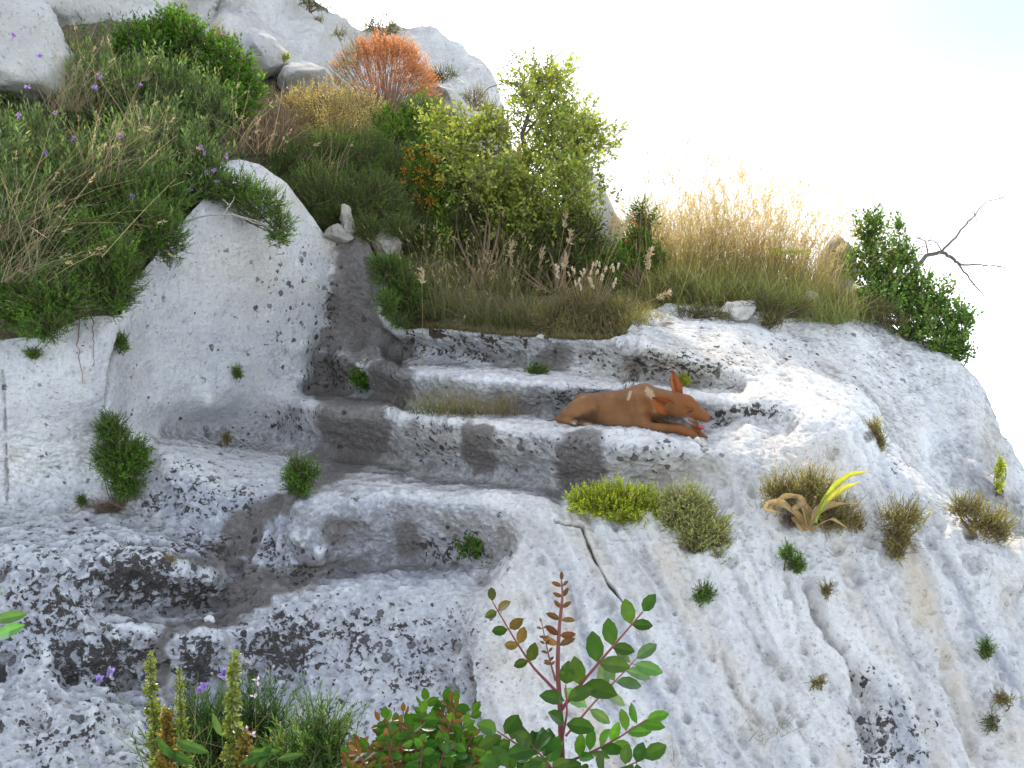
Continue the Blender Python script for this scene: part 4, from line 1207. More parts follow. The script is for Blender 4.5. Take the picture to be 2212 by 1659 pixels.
flowers(o, [P(x, y, 5.75) for x, y in [(285, 425), (262, 296), (205, 190), (215, 165), (118, 245), (98, 330), (160, 300)]], .020, LILAC)
o = shrub('flowering_herb', 'grey green lilac flowered herb directly above the pale wall ridge', 'plant', 'sage',
          [(400, 340, 6.6, 85, 80), (440, 380, 6.5, 60, 50), (350, 300, 6.7, 90, 80)], P(390, 400, 6.8), group=SAGE, upw=.9, rug=.45)
flowers(o, [P(x, y, 6.3) for x, y in [(432, 318), (441, 330), (463, 368), (448, 372), (412, 412), (490, 338), (470, 392), (305, 186)]], .020, LILAC)
o = shrub('flowering_herb', 'blurred grey green herb with lilac flowers at the left picture edge under the grey rock', 'plant', 'sage',
          [(10, 420, 5.5, 80, 120), (60, 480, 5.45, 80, 90), (-20, 300, 5.7, 70, 70)], P(20, 560, 5.6), group=SAGE, upw=.9, rug=.45)
flowers(o, [P(x, y, 5.3) for x, y in [(30, 78), (86, 120), (60, 190), (42, 250)]], .022, LILAC)
for x, y in [(30, 78), (86, 120), (60, 190), (42, 250)]:
    pass
shrub('flowering_herb', 'greyish upright herb with dry stalks beneath the dark top bush of the left bank', 'plant', 'sage',
      [(250, 210, 7.0, 110, 75), (340, 190, 7.1, 95, 80), (180, 170, 7.1, 80, 60), (430, 230, 7.1, 80, 75)], P(290, 290, 7.2), group=SAGE, upw=.9, rug=.45)
DARK = 'dark bushes at the head of the left bank'
shrub('dark_bush', 'dark leafy bush at the very top of the left bank, before the cliff', 'bush', 'broad',
      [(370, 70, 7.7, 75, 48), (430, 110, 7.6, 80, 55), (300, 90, 7.5, 60, 45), (385, 40, 7.8, 40, 25)], P(380, 130, 7.9), group=DARK)
shrub('dark_bush', 'leafy bush with yellow lit tips just left of the rounded grey blocks', 'bush', 'broad',
      [(500, 150, 7.9, 58, 52), (535, 195, 7.85, 40, 46), (460, 180, 7.7, 60, 55), (490, 230, 7.5, 66, 50)], P(490, 260, 7.8), group=DARK, lum=1.15)
shrub('dry_shrub', 'brown half dead twiggy shrub between the left bank and the tan shrub', 'shrub', 'brown',
      [(585, 262, 7.9, 75, 66), (540, 300, 7.7, 60, 55), (620, 300, 7.8, 55, 50)], P(585, 350, 7.9), upw=.7, limbs=30, thick=.006)
shrub('dry_shrub', 'sunlit tan shrub below the orange dome', 'shrub', 'tan',
      [(700, 240, 8.6, 90, 62), (770, 250, 8.7, 80, 62), (640, 230, 8.6, 50, 45), (735, 290, 8.5, 95, 45)], P(730, 330, 8.8), lum=1.3, upw=.7, limbs=20, thick=.006)
HEATH = 'dark heath right of the pale wall ridge'
shrub('heath_bush', 'dark heath bush directly under the tan shrub', 'bush', dict(STY['heath'], c=(.06, .15, .02), c2=(.15, .29, .04), dens=1500),
      [(690, 335, 7.9, 92, 58), (790, 340, 8.0, 88, 62), (620, 345, 7.7, 48, 48), (840, 380, 7.9, 60, 50)], P(720, 420, 8.2), group=HEATH, lum=1.3)
shrub('heath_bush', 'dark green heath hanging around the upright cream stone', 'bush', dict(STY['heath'], c=(.06, .15, .02), c2=(.15, .29, .04), dens=1500),
      [(690, 415, 7.5, 84, 60), (790, 425, 7.55, 84, 62), (850, 470, 7.6, 60, 50), (660, 395, 7.7, 50, 40), (735, 470, 7.65, 40, 26), (795, 490, 7.3, 34, 34), (700, 470, 7.45, 24, 22), (860, 490, 7.3, 40, 30)], P(730, 470, 7.9), group=HEATH, lum=1.3)
shrub('heath_bush', 'dark shaded heath above the cream wedged block', 'bush', dict(STY['heath'], c=(.06, .15, .02), c2=(.15, .29, .04), dens=1500),
      [(860, 440, 7.9, 75, 60), (850, 500, 7.7, 60, 30), (905, 520, 7.7, 50, 60)], P(860, 540, 7.9), group=HEATH, lum=1.1)
shrub('green_bush', 'small bright green bush at the head of the carved corner', 'bush', 'thyme',
      [(848, 588, 6.98, 52, 44), (890, 630, 6.95, 48, 44), (818, 572, 7.0, 26, 28), (850, 650, 6.97, 30, 40), (872, 688, 6.9, 26, 20), (836, 655, 6.8, 30, 34), (862, 694, 6.78, 26, 14)], P(860, 680, 7.15))
o = shrub('lentisk_bush', 'glossy green bush with orange berries left of the small tree', 'bush', dict(STY['lentisk'], c=(.06, .17, .012), c2=(.20, .34, .03)),
          [(905, 250, 8.5, 55, 48), (880, 310, 8.35, 75, 60), (935, 370, 8.1, 64, 70), (965, 450, 7.9, 45, 80), (900, 400, 8.0, 70, 60), (965, 540, 7.7, 42, 60), (840, 270, 8.5, 40, 45)], P(920, 520, 8.4), mat=M_gloss)
n = 210
ang = rng.uniform(0, 6.28, n); rr = rng.random(n) ** .5
q_ = np.stack([P(905 + 55 * r * math.cos(a) + 10, 380 + 78 * r * math.sin(a), 7.78) for a, r in zip(ang, rr)])
bins = np.array([[875, 330], [935, 330], [870, 385], [915, 385], [955, 400], [890, 440], [940, 445]])
qpx = q_[:, 0] / q_[:, 1] * F + W / 2; qpy = HORIZON - q_[:, 2] / q_[:, 1] * F
which = np.argmin((qpx[:, None] - bins[:, 0]) ** 2 + (qpy[:, None] - bins[:, 1]) ** 2, 1)
for j in range(7):
    q1 = q_[which == j]; m1 = len(q1); b_ = Buf()
    q1 = bins_c = q1 * .72 + q1.mean(0) * .28
    for k in range(3): b_.diamonds(q1 - [.006, 0, .005], unit(rng.normal(size=(m1, 3))), rng.normal(size=(m1, 3)), .014, .012, vary((.62, .24, .02), m1, .3))
    b_.build('berry_cluster', M_flower, o)

# the orange dome
st = dict(L=.024, W=.011, m=12, Ls=.10, al=.95, dens=1250, c=(.50, .19, .075), c2=(.64, .32, .15), stem=(.30, .17, .11))
o = thing('spurge_dome', 'domed shrub of russet orange leaves on bare pale stems, high by the cliff', 'shrub', P(835, 275, 9.2))
bl, bs, bg = Buf(), Buf(), Buf()
rnd = np.random.default_rng(4)
foot = P(835, 275, 9.2); k = m_per_px(9.1)
n = 1700
d = unit(rnd.normal(size=(n, 3)) * [1, .8, 1] + [0, -.1, .42]); d = d[d[:, 2] > -.15]
tip = P(825, 195, 9.1) + d * np.array([112, 85, 108]) * k * (rnd.uniform(.78, 1.04, (len(d), 1)) + .15 * pnoise(d * 3.6)[:, None])
for e in tip[::11]:
    bs.tube(curve3(foot + rnd.normal(size=3) * .03, e, 7, .06, rnd), np.linspace(.008, .002, 7), vary((.34, .22, .16), 7, .2), 3)
green = (tip[:, 0] < P(775, 0, 9.1)[0]) & (rnd.random(len(tip)) < .8)
A = unit(d + UP * .5 + rnd.normal(size=d.shape) * .25)
sprigs(bl, bs, (tip - A * .06)[~green], A[~green], st, rnd)
sprigs(bg, bs, (tip - A * .06)[green], A[green], STY['olive'], rnd, 1.2)
bs.build('stems', M_wood, o); tag(bl.build('foliage', M_leaf, o), 'russet orange foliage'); tag(bg.build('foliage', M_leaf, o), 'yellow green foliage on the left side')

# small plants on the cliff
CL = 'small shrubs growing in cliff cracks'
for lab, sty, lb, bs_ in [
    ('grey green shrub standing on the crest of the cliff against the sky', 'olive', [(825, 45, 11.0, 42, 26), (800, 55, 11.0, 30, 18), (850, 62, 11.0, 28, 18)], (825, 78)),
    ('dark twiggy shrub on the cliff top at the upper frame edge', 'heath', [(672, 2, 10.8, 34, 14), (700, 14, 10.8, 24, 12)], (672, 22)),
    ('tiny yellow tuft on the cliff slope left of the crest shrub', 'olive', [(735, 68, 10.7, 20, 14)], (738, 84)),
    ('tiny dark tuft in the cliff just under its upper edge', 'olive', [(686, 40, 10.9, 16, 8)], (686, 50)),
    ('yellow green tuft growing between the two rounded grey blocks', 'lime', [(608, 122, 9.3, 24, 13)], (610, 136)),
    ('straw coloured tuft above the rounded grey block', 'tan', [(478, 75, 8.6, 30, 22)], (480, 100)),
    ('dark tuft in a notch of the cliff right of the orange dome', 'heath', [(962, 158, 10.3, 36, 20), (940, 165, 10.3, 22, 18)], (960, 182)),
    ('olive shrub in the cliff notch behind the small tree', 'olive', [(1025, 205, 10.3, 32, 24), (1055, 225, 10.2, 28, 18)], (1030, 235))]:
    D = lb[0][2]
    shrub('crevice_shrub', lab, 'shrub', sty, lb, P(*bs_, D), group=CL, limbs=5, thick=.008, dens=.7)

# ------------------------------------------------------------------ the small tree
o = thing('small_tree', 'small spindly tree with sunlit yellow green leaves and twisted trunk behind the top step', 'tree', at(bank, 1128, 600))
tb, tl = Buf(), Buf(); rnd = np.random.default_rng(77)
trunk = [P(*q) for q in [(1128, 600, 7.7), (1130, 520, 7.75), (1124, 430, 7.8), (1140, 350, 7.85), (1128, 290, 7.9), (1150, 220, 7.95), (1166, 160, 8.0)]]
tt = np.linspace(0, 6, 25); tr = np.stack([np.interp(tt, range(7), np.array(trunk)[:, k]) for k in range(3)], -1)
tb.tube(tr, np.linspace(.042, .008, 25), vary((.16, .12, .09), 25, .15), 8)
clumps = []
limbs = [((1126, 450, 7.8), (1050, 340, 7.9), .018), ((1130, 400, 7.8), (1215, 330, 7.75), .018), ((1138, 350, 7.85), (1060, 275, 8.0), .015), ((1128, 300, 7.9), (1195, 215, 7.95), .013),
         ((1124, 480, 7.75), (1030, 440, 7.75), .016), ((1128, 500, 7.7), (1225, 430, 7.6), .016), ((1150, 225, 7.95), (1125, 180, 8.0), .009), ((1160, 180, 8.0), (1195, 165, 8), .007), ((1128, 540, 7.65), (1060, 520, 7.6), .014), ((1128, 540, 7.65), (1200, 520, 7.55), .014), ((1050, 340, 7.9), (985, 300, 7.9), .010),
         ((1130, 420, 7.7), (1110, 370, 7.4), .012), ((1130, 470, 7.7), (1160, 440, 7.35), .012), ((1215, 330, 7.75), (1270, 300, 7.8), .008)]
for a, b, r in limbs:
    A_, B_ = P(*a), P(*b)
    ln = curve3(A_, B_, 9, .22, rnd); tb.tube(ln, np.linspace(r, .004, 9), vary((.16, .12, .09), 9, .15), 6)
    for q in range(7):
        s = ln[rnd.integers(3, 9)]; e = s + rnd.normal(size=3) * np.array([.20, .18, .15]) + UP * .05
        tb.tube(curve3(s, e, 6, .2, rnd), np.linspace(.006, .002, 6), vary((.18, .13, .09), 6, .15), 4)
        clumps += [e, e * .6 + s * .4]
    clumps += [B_, ln[6]]
for q in range(22):
    s = tr[rnd.integers(10, 25)]; e = s + rnd.normal(size=3) * .13 + UP * .04
    tb.tube(curve3(s, e, 6, .2, rnd), np.linspace(.006, .002, 6), vary((.18, .13, .09), 6, .15), 4); clumps += [e]
clumps = np.array(clumps)
xs = (clumps[:, 0] / clumps[:, 1]) * F + W / 2
pxs = clumps[:, 0] / clumps[:, 1] * F + W / 2; pys = HORIZON - clumps[:, 2] / clumps[:, 1] * F
clumps = clumps[(((pxs - 1095) / 46) ** 2 + ((pys - 335) / 30) ** 2 > 1) & (pys > 172) & ((pys > 262) | (np.abs(pxs - 1168) < 52))]
for cl_ in clumps:
    n = rnd.integers(12, 30)
    p = cl_ + rnd.normal(size=(n, 3)) * np.array([.066, .066, .05])
    A = unit(p - cl_ + UP * .06 + rnd.normal(size=(n, 3)) * .05)
    sprigs(tl, tb, p, A, STY['tree'], rnd, rnd.uniform(.75, 1.2), 'diamonds', .95)
for a, b in [((1235, 330, 7.75), (1305, 262, 7.8)), ((1240, 350, 7.7), (1330, 318, 7.75)), ((1245, 345, 7.7), (1305, 355, 7.7))]:
    ln = curve3(P(*a), P(*b), 9, .1, rnd); tb.tube(ln, np.linspace(.006, .0016, 9), vary((.2, .15, .11), 9, .1), 4)
    for q in range(6):
        s = ln[rnd.integers(2, 9)]; tb.tube(curve3(s, s + rnd.normal(size=3) * .06, 5, .1, rnd), np.linspace(.003, .001, 5), vary((.2, .15, .11), 5, .1), 3)
tb.build('trunk', M_wood, o); tl.build('crown', M_leaf, o)

# ------------------------------------------------------------------ thicket between tree and top step
TH = 'green bushes under the small tree'
shrub('thicket_bush', 'olive leafy bush at the foot of the small tree, left side', 'bush', dict(STY['lentisk'], c=(.05, .085, .02), c2=(.14, .17, .045)),
      [(1010, 500, 7.7, 60, 60), (1060, 560, 7.5, 60, 60), (1000, 400, 7.9, 50, 60), (1060, 450, 7.8, 60, 60)], at(bank, 1040, 640), group=TH, dens=.8)
shrub('thicket_bush', 'dark leafy bush right of the tree trunk under the rock spike', 'bush', dict(STY['lentisk'], c=(.04, .08, .018), c2=(.12, .16, .04)),
      [(1190, 510, 7.5, 70, 60), (1260, 510, 7.5, 60, 65), (1210, 570, 7.3, 70, 50), (1140, 580, 7.3, 60, 45)], at(bank, 1200, 640), group=TH, dens=.8)
o = shrub('thicket_bush', 'fresh green bush with a few red berries left of the tall dry grass', 'bush', 'lentisk',
          [(1388, 470, 8.0, 34, 40), (1375, 530, 7.8, 55, 50), (1400, 560, 7.7, 48, 40), (1320, 560, 7.6, 45, 45)], at(bank, 1375, 630), group=TH, mat=M_gloss)
flowers(o, [P(x, y, 7.5) for x, y in [(1370, 482), (1376, 488), (1352, 520), (1366, 478)]], .016, (.60, .08, .03), 'berry', 10)

# ---- undergrowth nobody could count
bl = Buf(); bs = Buf(); rnd = np.random.default_rng(9)
def under(n, xr, yr, style, scale=1., lum=1.):
    x = rnd.uniform(*xr, n); y = rnd.uniform(*yr, n)
    B = np.array([bank.at(a, b) for a, b in zip(x, y)])
    A = unit(UP + rnd.normal(size=(n, 3)) * .45 + [0, -.25, 0])
    sprigs(bl, bs, B, A, STY[style], rnd, lum, 'diamonds', scale)
under(2600, (-300, 480), (90, 720), 'heath', 1.2, .9)
under(1500, (-300, 600), (60, 600), 'sage', 1.0, .8)
under(2600, (560, 1350), (220, 720), 'heath', 1.3, .9)
under(1500, (850, 1400), (520, 740), 'olive', 1.1, .8)
under(2600, (1330, 1900), (590, 740), 'olive', 1.2, .95)
for q in range(420):
    x, y = rnd.uniform(560, 1400), rnd.uniform(420, 740)
    tuft(bl, bank.at(x, y), 9, .03, .16, spread=.5, w=.004, c0=(.10, .09, .035), c1=(.30, .25, .11))
for q in range(420):
    x, y = rnd.uniform(-200, 620), rnd.uniform(90, 620)
    tuft(bl, bank.at(x, y), 7, .04, .26, spread=.5, w=.004, c0=(.10, .11, .04), c1=(.36, .30, .17))
for q in range(420):
    x, y = rnd.uniform(1330, 1880), rnd.uniform(600, 730)
    tuft(bl, bank.at(x, y), 10, .04, .17, spread=.5, w=.004, c0=(.16, .15, .05), c1=(.46, .38, .18))
for q in range(150):
    x = rnd.uniform(862, 1360)
    tuft(bl, rock.at(x, float(np.interp(x, rock.s, rock.top))) + [0, .03, -.005], 12, .03, .07, spread=.6, w=.004, c0=(.08, .07, .03), c1=(.26, .22, .10))
tag(bl.build('undergrowth', M_leaf), 'low scrub and dry litter covering the earth bank between the bushes', 'undergrowth', kind='stuff')
# ------------------------------------------------------------------ grasses behind the top step
STRAW0, STRAW1 = (.30, .25, .10), (.50, .39, .17)
UG = 'dry grass under the small tree'
for lab, x, y in [('dull dry grass clump above the left end of the top step', 905, 680), ('dry grass clump between the first two bushes over the top step', 975, 690),
                  ('wispy dry grass clump in the middle above the top step', 1050, 700), ('dry grass clump just left of the low dry mound', 1125, 705), ('green mixed grass clump below the bright corner bush', 930, 640), ('straggly grass clump under the tree trunk', 1090, 640)]:
    b = at(bank, x, y)
    grass('grass_clump', lab, b, [dict(n=230, r=.10, L=.34, spread=.45, w=.0035, c0=(.08, .10, .03), c1=(.28, .27, .11), bend=.7), dict(n=60, r=.08, L=.55, spread=.25, w=.003, c0=(.2, .17, .08), c1=(.46, .38, .2), head=(.5, .04, .006, (.42, .34, .18)))], UG)
o = shrub('low_dry_shrub', 'rounded olive and straw coloured mound on the top step', 'shrub', 'olive', [(1265, 660, 6.55, 82, 52), (1200, 680, 6.5, 60, 36), (1330, 675, 6.5, 45, 40), (1270, 705, 6.4, 85, 24)], P(1265, 725, 6.6), lum=.85, dens=1.15)
# bunny tail and tall reed grasses
o = thing('reed_grass', 'tall stiff grass stalks with plumed heads rising behind the dry mound', 'grass', P(1290, 640, 6.9))
bl, bh = Buf(), Buf()
for (x0, y0, x1, y1, D) in [(1270, 650, 1355, 480, 6.9), (1283, 655, 1330, 492, 6.9), (1262, 640, 1325, 478, 7.0), (1205, 640, 1232, 505, 7.1), (1195, 640, 1222, 470, 7.1), (1158, 630, 1172, 545, 7.1), (1370, 660, 1405, 545, 6.8), (1218, 640, 1222, 560, 7.0), (1090, 640, 1105, 530, 7.2), (1280, 650, 1345, 500, 6.85), (1405, 640, 1400, 560, 6.8), (910, 880, 911, 590, 6.6), (1370, 665, 1440, 635, 6.5)]:
    a, b = P(x0, y0, D), P(x1, y1, D)
    ln = curve3(a, b, 9, .02, rng); bl.tube(ln, np.linspace(.003, .0016, 9), vary((.40, .30, .18), 9, .1), 3)
    dr = unit(b - a)[None]; bh = Buf()
    heads(bh, b[None] + dr * .02, dr, .095, .010, (.54, .43, .28), 50); bh.build('seed_head', M_dry, o)
bl.build('stalks', M_dry, o)
o = thing('bunny_tail_grass', 'cluster of soft pale oval grass heads standing on the dry mound', 'grass', P(1270, 640, 6.5))
bl, bh = Buf(), Buf()
for q in range(30):
    x, y = rng.normal(1275, 38), rng.uniform(570, 625)
    a, b = P(1268 + (x - 1268) * .5, 655, 6.5), P(x, y, 6.42)
    bl.tube(curve3(a, b, 6, .03, rng), np.linspace(.002, .0012, 6), vary((.45, .38, .2), 6, .1), 3)
    dr = unit(b - a + rng.normal(size=3) * .04)[None]; bh = Buf(); heads(bh, b[None] + dr * .015, dr, .034, .012, (.66, .58, .44), 26); bh.build('seed_head', M_dry, o)
bl.build('stalks', M_dry, o)

TG = 'tall golden grass clumps on the sunlit crest'
for lab, x, y, D, Lx, n in [
    ('tall golden grass clump nearest the fresh green bush', 1440, 640, 7.9, .55, 480), ('tallest golden grass clump, peaking left of the middle of the crest', 1510, 640, 7.9, .96, 850), ('dense tall golden grass clump in the middle of the crest', 1575, 640, 7.9, .78, 700),
    ('tall golden grass clump right of the middle of the crest', 1640, 645, 7.9, .85, 750), ('rightmost full golden grass clump, leaning right by the pale rock', 1700, 645, 7.9, .62, 600), ('hazy golden grass behind the rock spike', 1370, 560, 8.5, .50, 520),
    ('low golden grass fringe behind the fresh green bush', 1440, 580, 8.5, .55, 500), ('thin golden grass in front of the pointed pale rock', 1752, 655, 7.8, .62, 420)]:
    b = P(x, y, D)
    grass('tall_grass', lab, b, [dict(n=int(n * .72), r=.14, L=Lx, spread=.2, w=.0050, var=.45, c0=(.22, .21, .07), c1=STRAW1, bend=.35, wind=(.05, 0, 0), head=(.45, .075, .0075, (.54, .43, .22), 10)),
                                 dict(n=n // 3, r=.14, L=Lx * .55, spread=.4, w=.004, c0=(.14, .18, .05), c1=(.36, .36, .12), bend=.7)], TG)
MG = 'short mixed grass along the crest'
for lab, x, y, D in [('short yellow green grass at the left foot of the golden clumps', 1440, 660, 7.4), ('short straw grass below the tallest golden clump', 1530, 660, 7.4), ('short orange tinged grass in the middle of the crest foot', 1610, 665, 7.4), ('short straw grass right of the knobbly rock lump', 1690, 672, 7.4), ('short dry orange grass left of the round crest shrub', 1770, 695, 7.3)]:
    b = P(x, y, D)
    grass('short_grass', lab, b, [dict(n=420, r=.15, L=.38, spread=.4, w=.004, c0=(.12, .18, .04), c1=(.40, .40, .14), bend=.6), dict(n=140, r=.13, L=.2, spread=.6, w=.004, c0=(.30, .2, .08), c1=(.55, .36, .14))], MG)
LH = 'low heath on the rock crest'
for lab, lb, b in [('dark heath patch beside the left end of the crest rock', [(1500, 668, 6.9, 50, 16), (1550, 675, 6.85, 34, 14)], (1510, 684)), ('olive heath cushion right of the knobbly rock lump', [(1660, 655, 6.95, 60, 38), (1670, 690, 6.85, 34, 22), (1720, 660, 7.0, 40, 30)], (1655, 700)),
                   ('heath patch between golden grass and crest rock', [(1460, 625, 7.3, 60, 42), (1540, 655, 7.2, 50, 26), (1610, 645, 7.3, 70, 34)], (1500, 660)), ('low green heath hugging the crest below the right hand bush', [(1890, 665, 7.4, 55, 28), (1930, 690, 7.4, 40, 20)], (1900, 695))]:
    shrub('heath_cushion', lab, 'shrub', dict(STY['heath'], c=(.10, .13, .03), c2=(.22, .26, .07)), lb, P(*b, lb[0][2]), group=LH, lum=1.2, limbs=5)
shrub('round_shrub', 'rounded olive shrub at the foot of the pointed pale rock', 'shrub', 'olive', [(1812, 655, 7.4, 45, 42), (1790, 670, 7.35, 26, 26)], P(1812, 698, 7.4))
o = thing('fennel', 'fennel with flat yellow flower head among the golden grass', 'plant', P(1700, 640, 7.6))
b_ = Buf()
for dx in (-22, -8, 8, 22):
    b_.tube(curve3(P(1700, 640, 7.6), P(1705 + dx, 546, 7.55), 7, .03, rng), .0025, np.tile([.2, .24, .06], (7, 1)), 3)
    p = P(1705 + dx, 545, 7.55) + rng.normal(size=(70, 3)) * [.035, .03, .008]
    b2 = Buf(); b2.diamonds(p, unit(rng.normal(size=(70, 3)) + UP), rng.normal(size=(70, 3)), .018, .012, vary((.42, .44, .05), 70, .3)); b2.build('flower_head', M_flower, o)
b_.build('stalks', M_leaf, o)

shrub('carob_bush', 'bushy green carob clinging to the crest against the sky on the right', 'bush', dict(STY['carob'], c=(.05, .13, .02), c2=(.20, .29, .06), stem=(.12, .09, .05)),
      [(1880, 490, 7.8, 36, 40), (1885, 560, 7.8, 55, 52), (1945, 545, 7.8, 34, 34), (1940, 480, 7.9, 16, 16), (1930, 615, 7.75, 75, 52), (2000, 640, 7.7, 62, 50), (1985, 690, 7.6, 60, 44), (2055, 700, 7.6, 45, 50), (2068, 752, 7.5, 34, 36), (1900, 650, 7.6, 50, 40), (2030, 740, 7.5, 40, 30), (2085, 680, 7.6, 18, 20)],
      P(1960, 730, 7.6), mat=M_gloss, dens=1.0, lum=1.15, limbs=3, thick=.007, rug=.55, upw=.7)
# dead branch
o = thing('dead_branch', 'bare dark branch forking out into the sky beyond the carob bush', 'branch', P(1985, 600, 7.9))
b_ = Buf()
def limb(pts_, r0, r1, D=7.9):
    q = np.array([P(x, y, D) for i, (x, y) in enumerate(pts_)])
    tt = np.linspace(0, len(q) - 1, 4 * len(q)); ln = np.stack([np.interp(tt, range(len(q)), q[:, k]) for k in range(3)], -1)
    ln[1:-1] += rng.normal(size=ln[1:-1].shape) * .003
    b_.tube(ln, np.linspace(r0, r1, len(ln)), vary((.10, .075, .06), len(ln), .2), 5)
    return ln
m = [limb([(1940, 640), (1975, 580), (2003, 552), (2035, 545), (2060, 560), (2075, 572)], .020, .011), limb([(2033, 546), (2070, 505), (2100, 470), (2130, 435)], .010, .002), limb([(2075, 572), (2120, 572), (2180, 577)], .008, .0015), limb([(2070, 570), (2100, 610), (2125, 638), (2150, 645)], .008, .0015), limb([(2003, 552), (2002, 525), (1985, 512)], .006, .0015), limb([(2035, 545), (2020, 520), (1995, 520)], .005, .0012)]
for ln in m[1:]:
    for q in range(7):
        s = ln[rng.integers(len(ln) // 3, len(ln))]; b_.tube(curve3(s, s + rng.normal(size=3) * [.09, .06, .07], 5, .15, rng), np.linspace(.003, .0008, 5), vary((.12, .09, .07), 5, .2), 3)
b_.build('branches', M_wood, o)

# ------------------------------------------------------------------ tall culms and dry grass on the left bank
LG = 'dry grasses on the left bank'
for lab, x, y, D, n, L, lean in [('bleached arching dry grass at the far left, lowest of the bank', 25, 610, 5.15, 75, .55, (.55, -.1, 0)), ('bleached dry grass at the left edge above the lowest tuft', 10, 520, 5.3, 60, .6, (.7, -.1, 0)),
                                  ('tan arching grass over the cushion shrubs left of centre bank', 210, 400, 5.9, 90, .50, (.45, -.1, 0)), ('tall pale culms standing against the grey rock at top left', 150, 240, 6.6, 110, .62, (.1, 0, 0)),
                                  ('wispy straw grass in the middle of the left bank', 300, 330, 6.3, 70, .42, (.3, -.1, 0)), ('long thin straw stalks over the brown twiggy shrub', 500, 330, 6.9, 45, .50, (.3, -.1, 0)), ('thin pale stalks beside the brown twiggy shrub', 560, 330, 7.2, 45, .42, (.2, -.1, 0)), ('dry grass among the dark heath beside the upright stone', 700, 390, 7.5, 35, .40, (.3, -.1, 0))]:
    b = P(x, y, D)
    grass('dry_grass', lab, b, [dict(n=n, r=.09, L=L, lean=lean, spread=.32, w=.0032, c0=(.24, .19, .11), c1=(.50, .41, .27), bend=.8, head=(.2, .05, .005, (.42, .34, .22)))], LG)

# ------------------------------------------------------------------ plants on steps and slope
def rk(x, y, up=0.0): return rock.at(x, y) + np.array([0, -up, up * .3])
def Dk(x, y): return float(rock.at(x, y)[1])


grass('grass_clump', 'dry grass and small herbs growing on the tread behind the left of the dog', rk(1000, 900), [
    dict(n=260, r=.14, L=.19, spread=.5, w=.0035, c0=(.16, .14, .05), c1=(.44, .34, .16), bend=.6, flat=.3, off=(.05, 0, 0)), dict(n=200, r=.10, L=.22, spread=.45, w=.0035, c0=(.12, .14, .05), c1=(.36, .32, .13), bend=.6, flat=.3, off=(-.15, .05, 0)), dict(n=130, r=.16, L=.11, spread=.6, w=.004, c0=(.06, .09, .025), c1=(.17, .21, .07), flat=.3), dict(n=70, r=.08, L=.17, spread=.4, w=.0035, c0=(.18, .14, .06), c1=(.46, .36, .18), flat=.3, off=(.24, -.03, 0))], cat='grass')
for lab, sty, lbs, b in [
    ('tall dark green bush in the corner where the left wall meets the block', 'thyme', [(262, 985, 0, 64, 62), (240, 925, 0, 38, 40), (275, 1045, 0, 42, 38), (300, 985, 0, 28, 40)], (262, 1085)),
    ('round dark green bush on the worn tread beside the block', 'thyme', [(650, 1020, 0, 44, 38), (645, 1050, 0, 34, 24)], (650, 1072)),
    ('small dark green plant in the left end of the second riser', 'broad', [(785, 812, 0, 26, 30)], (785, 835)),
    ('small bright green plant at the foot of the top riser', 'thyme', [(1160, 797, 0, 27, 14)], (1160, 806)),
    ('tiny yellow green plant behind the upright ear of the dog', 'lime', [(1478, 820, 0, 14, 14)], (1480, 832)),
    ('little fern like sprig in the middle of the pale wall', 'thyme', [(513, 803, 0, 11, 14)], (512, 812)),
    ('small drooping plant in the wall crack under the overhanging scrub', 'thyme', [(265, 738, 0, 15, 24)], (258, 752)),
    ('small hanging tuft on the far left wall panel', 'thyme', [(72, 762, 0, 18, 13)], (70, 755)),
    ('grey green tuft at the foot of the third riser', 'olive', [(490, 942, 0, 15, 15)], (490, 958)),
    ('tiny dark plant in the riser below the worn tread', 'broad', [(1015, 1180, 0, 26, 20)], (1015, 1195)),
    ('minute green tuft at the edge of the spotted terrace', 'olive', [(370, 1202, 0, 12, 8)], (370, 1210)),
    ('tiny plant at the foot of the left wall left of the tall bush', 'thyme', [(178, 1078, 0, 13, 14)], (180, 1092))]:
    D = Dk(*b) - .04
    if lab.startswith('tall'): D -= .08
    shrub('crevice_plant', lab, 'plant', sty, [(x, y, D, rx, ry) for x, y, _, rx, ry in lbs], rk(*b), group='small plants in the carved steps and wall', scale=.8 if lbs[0][3] < 40 else 1.0, dens=2.2, limbs=6, thick=.004, lo=.3, lum=1.0, rug=.2, upw=.35)

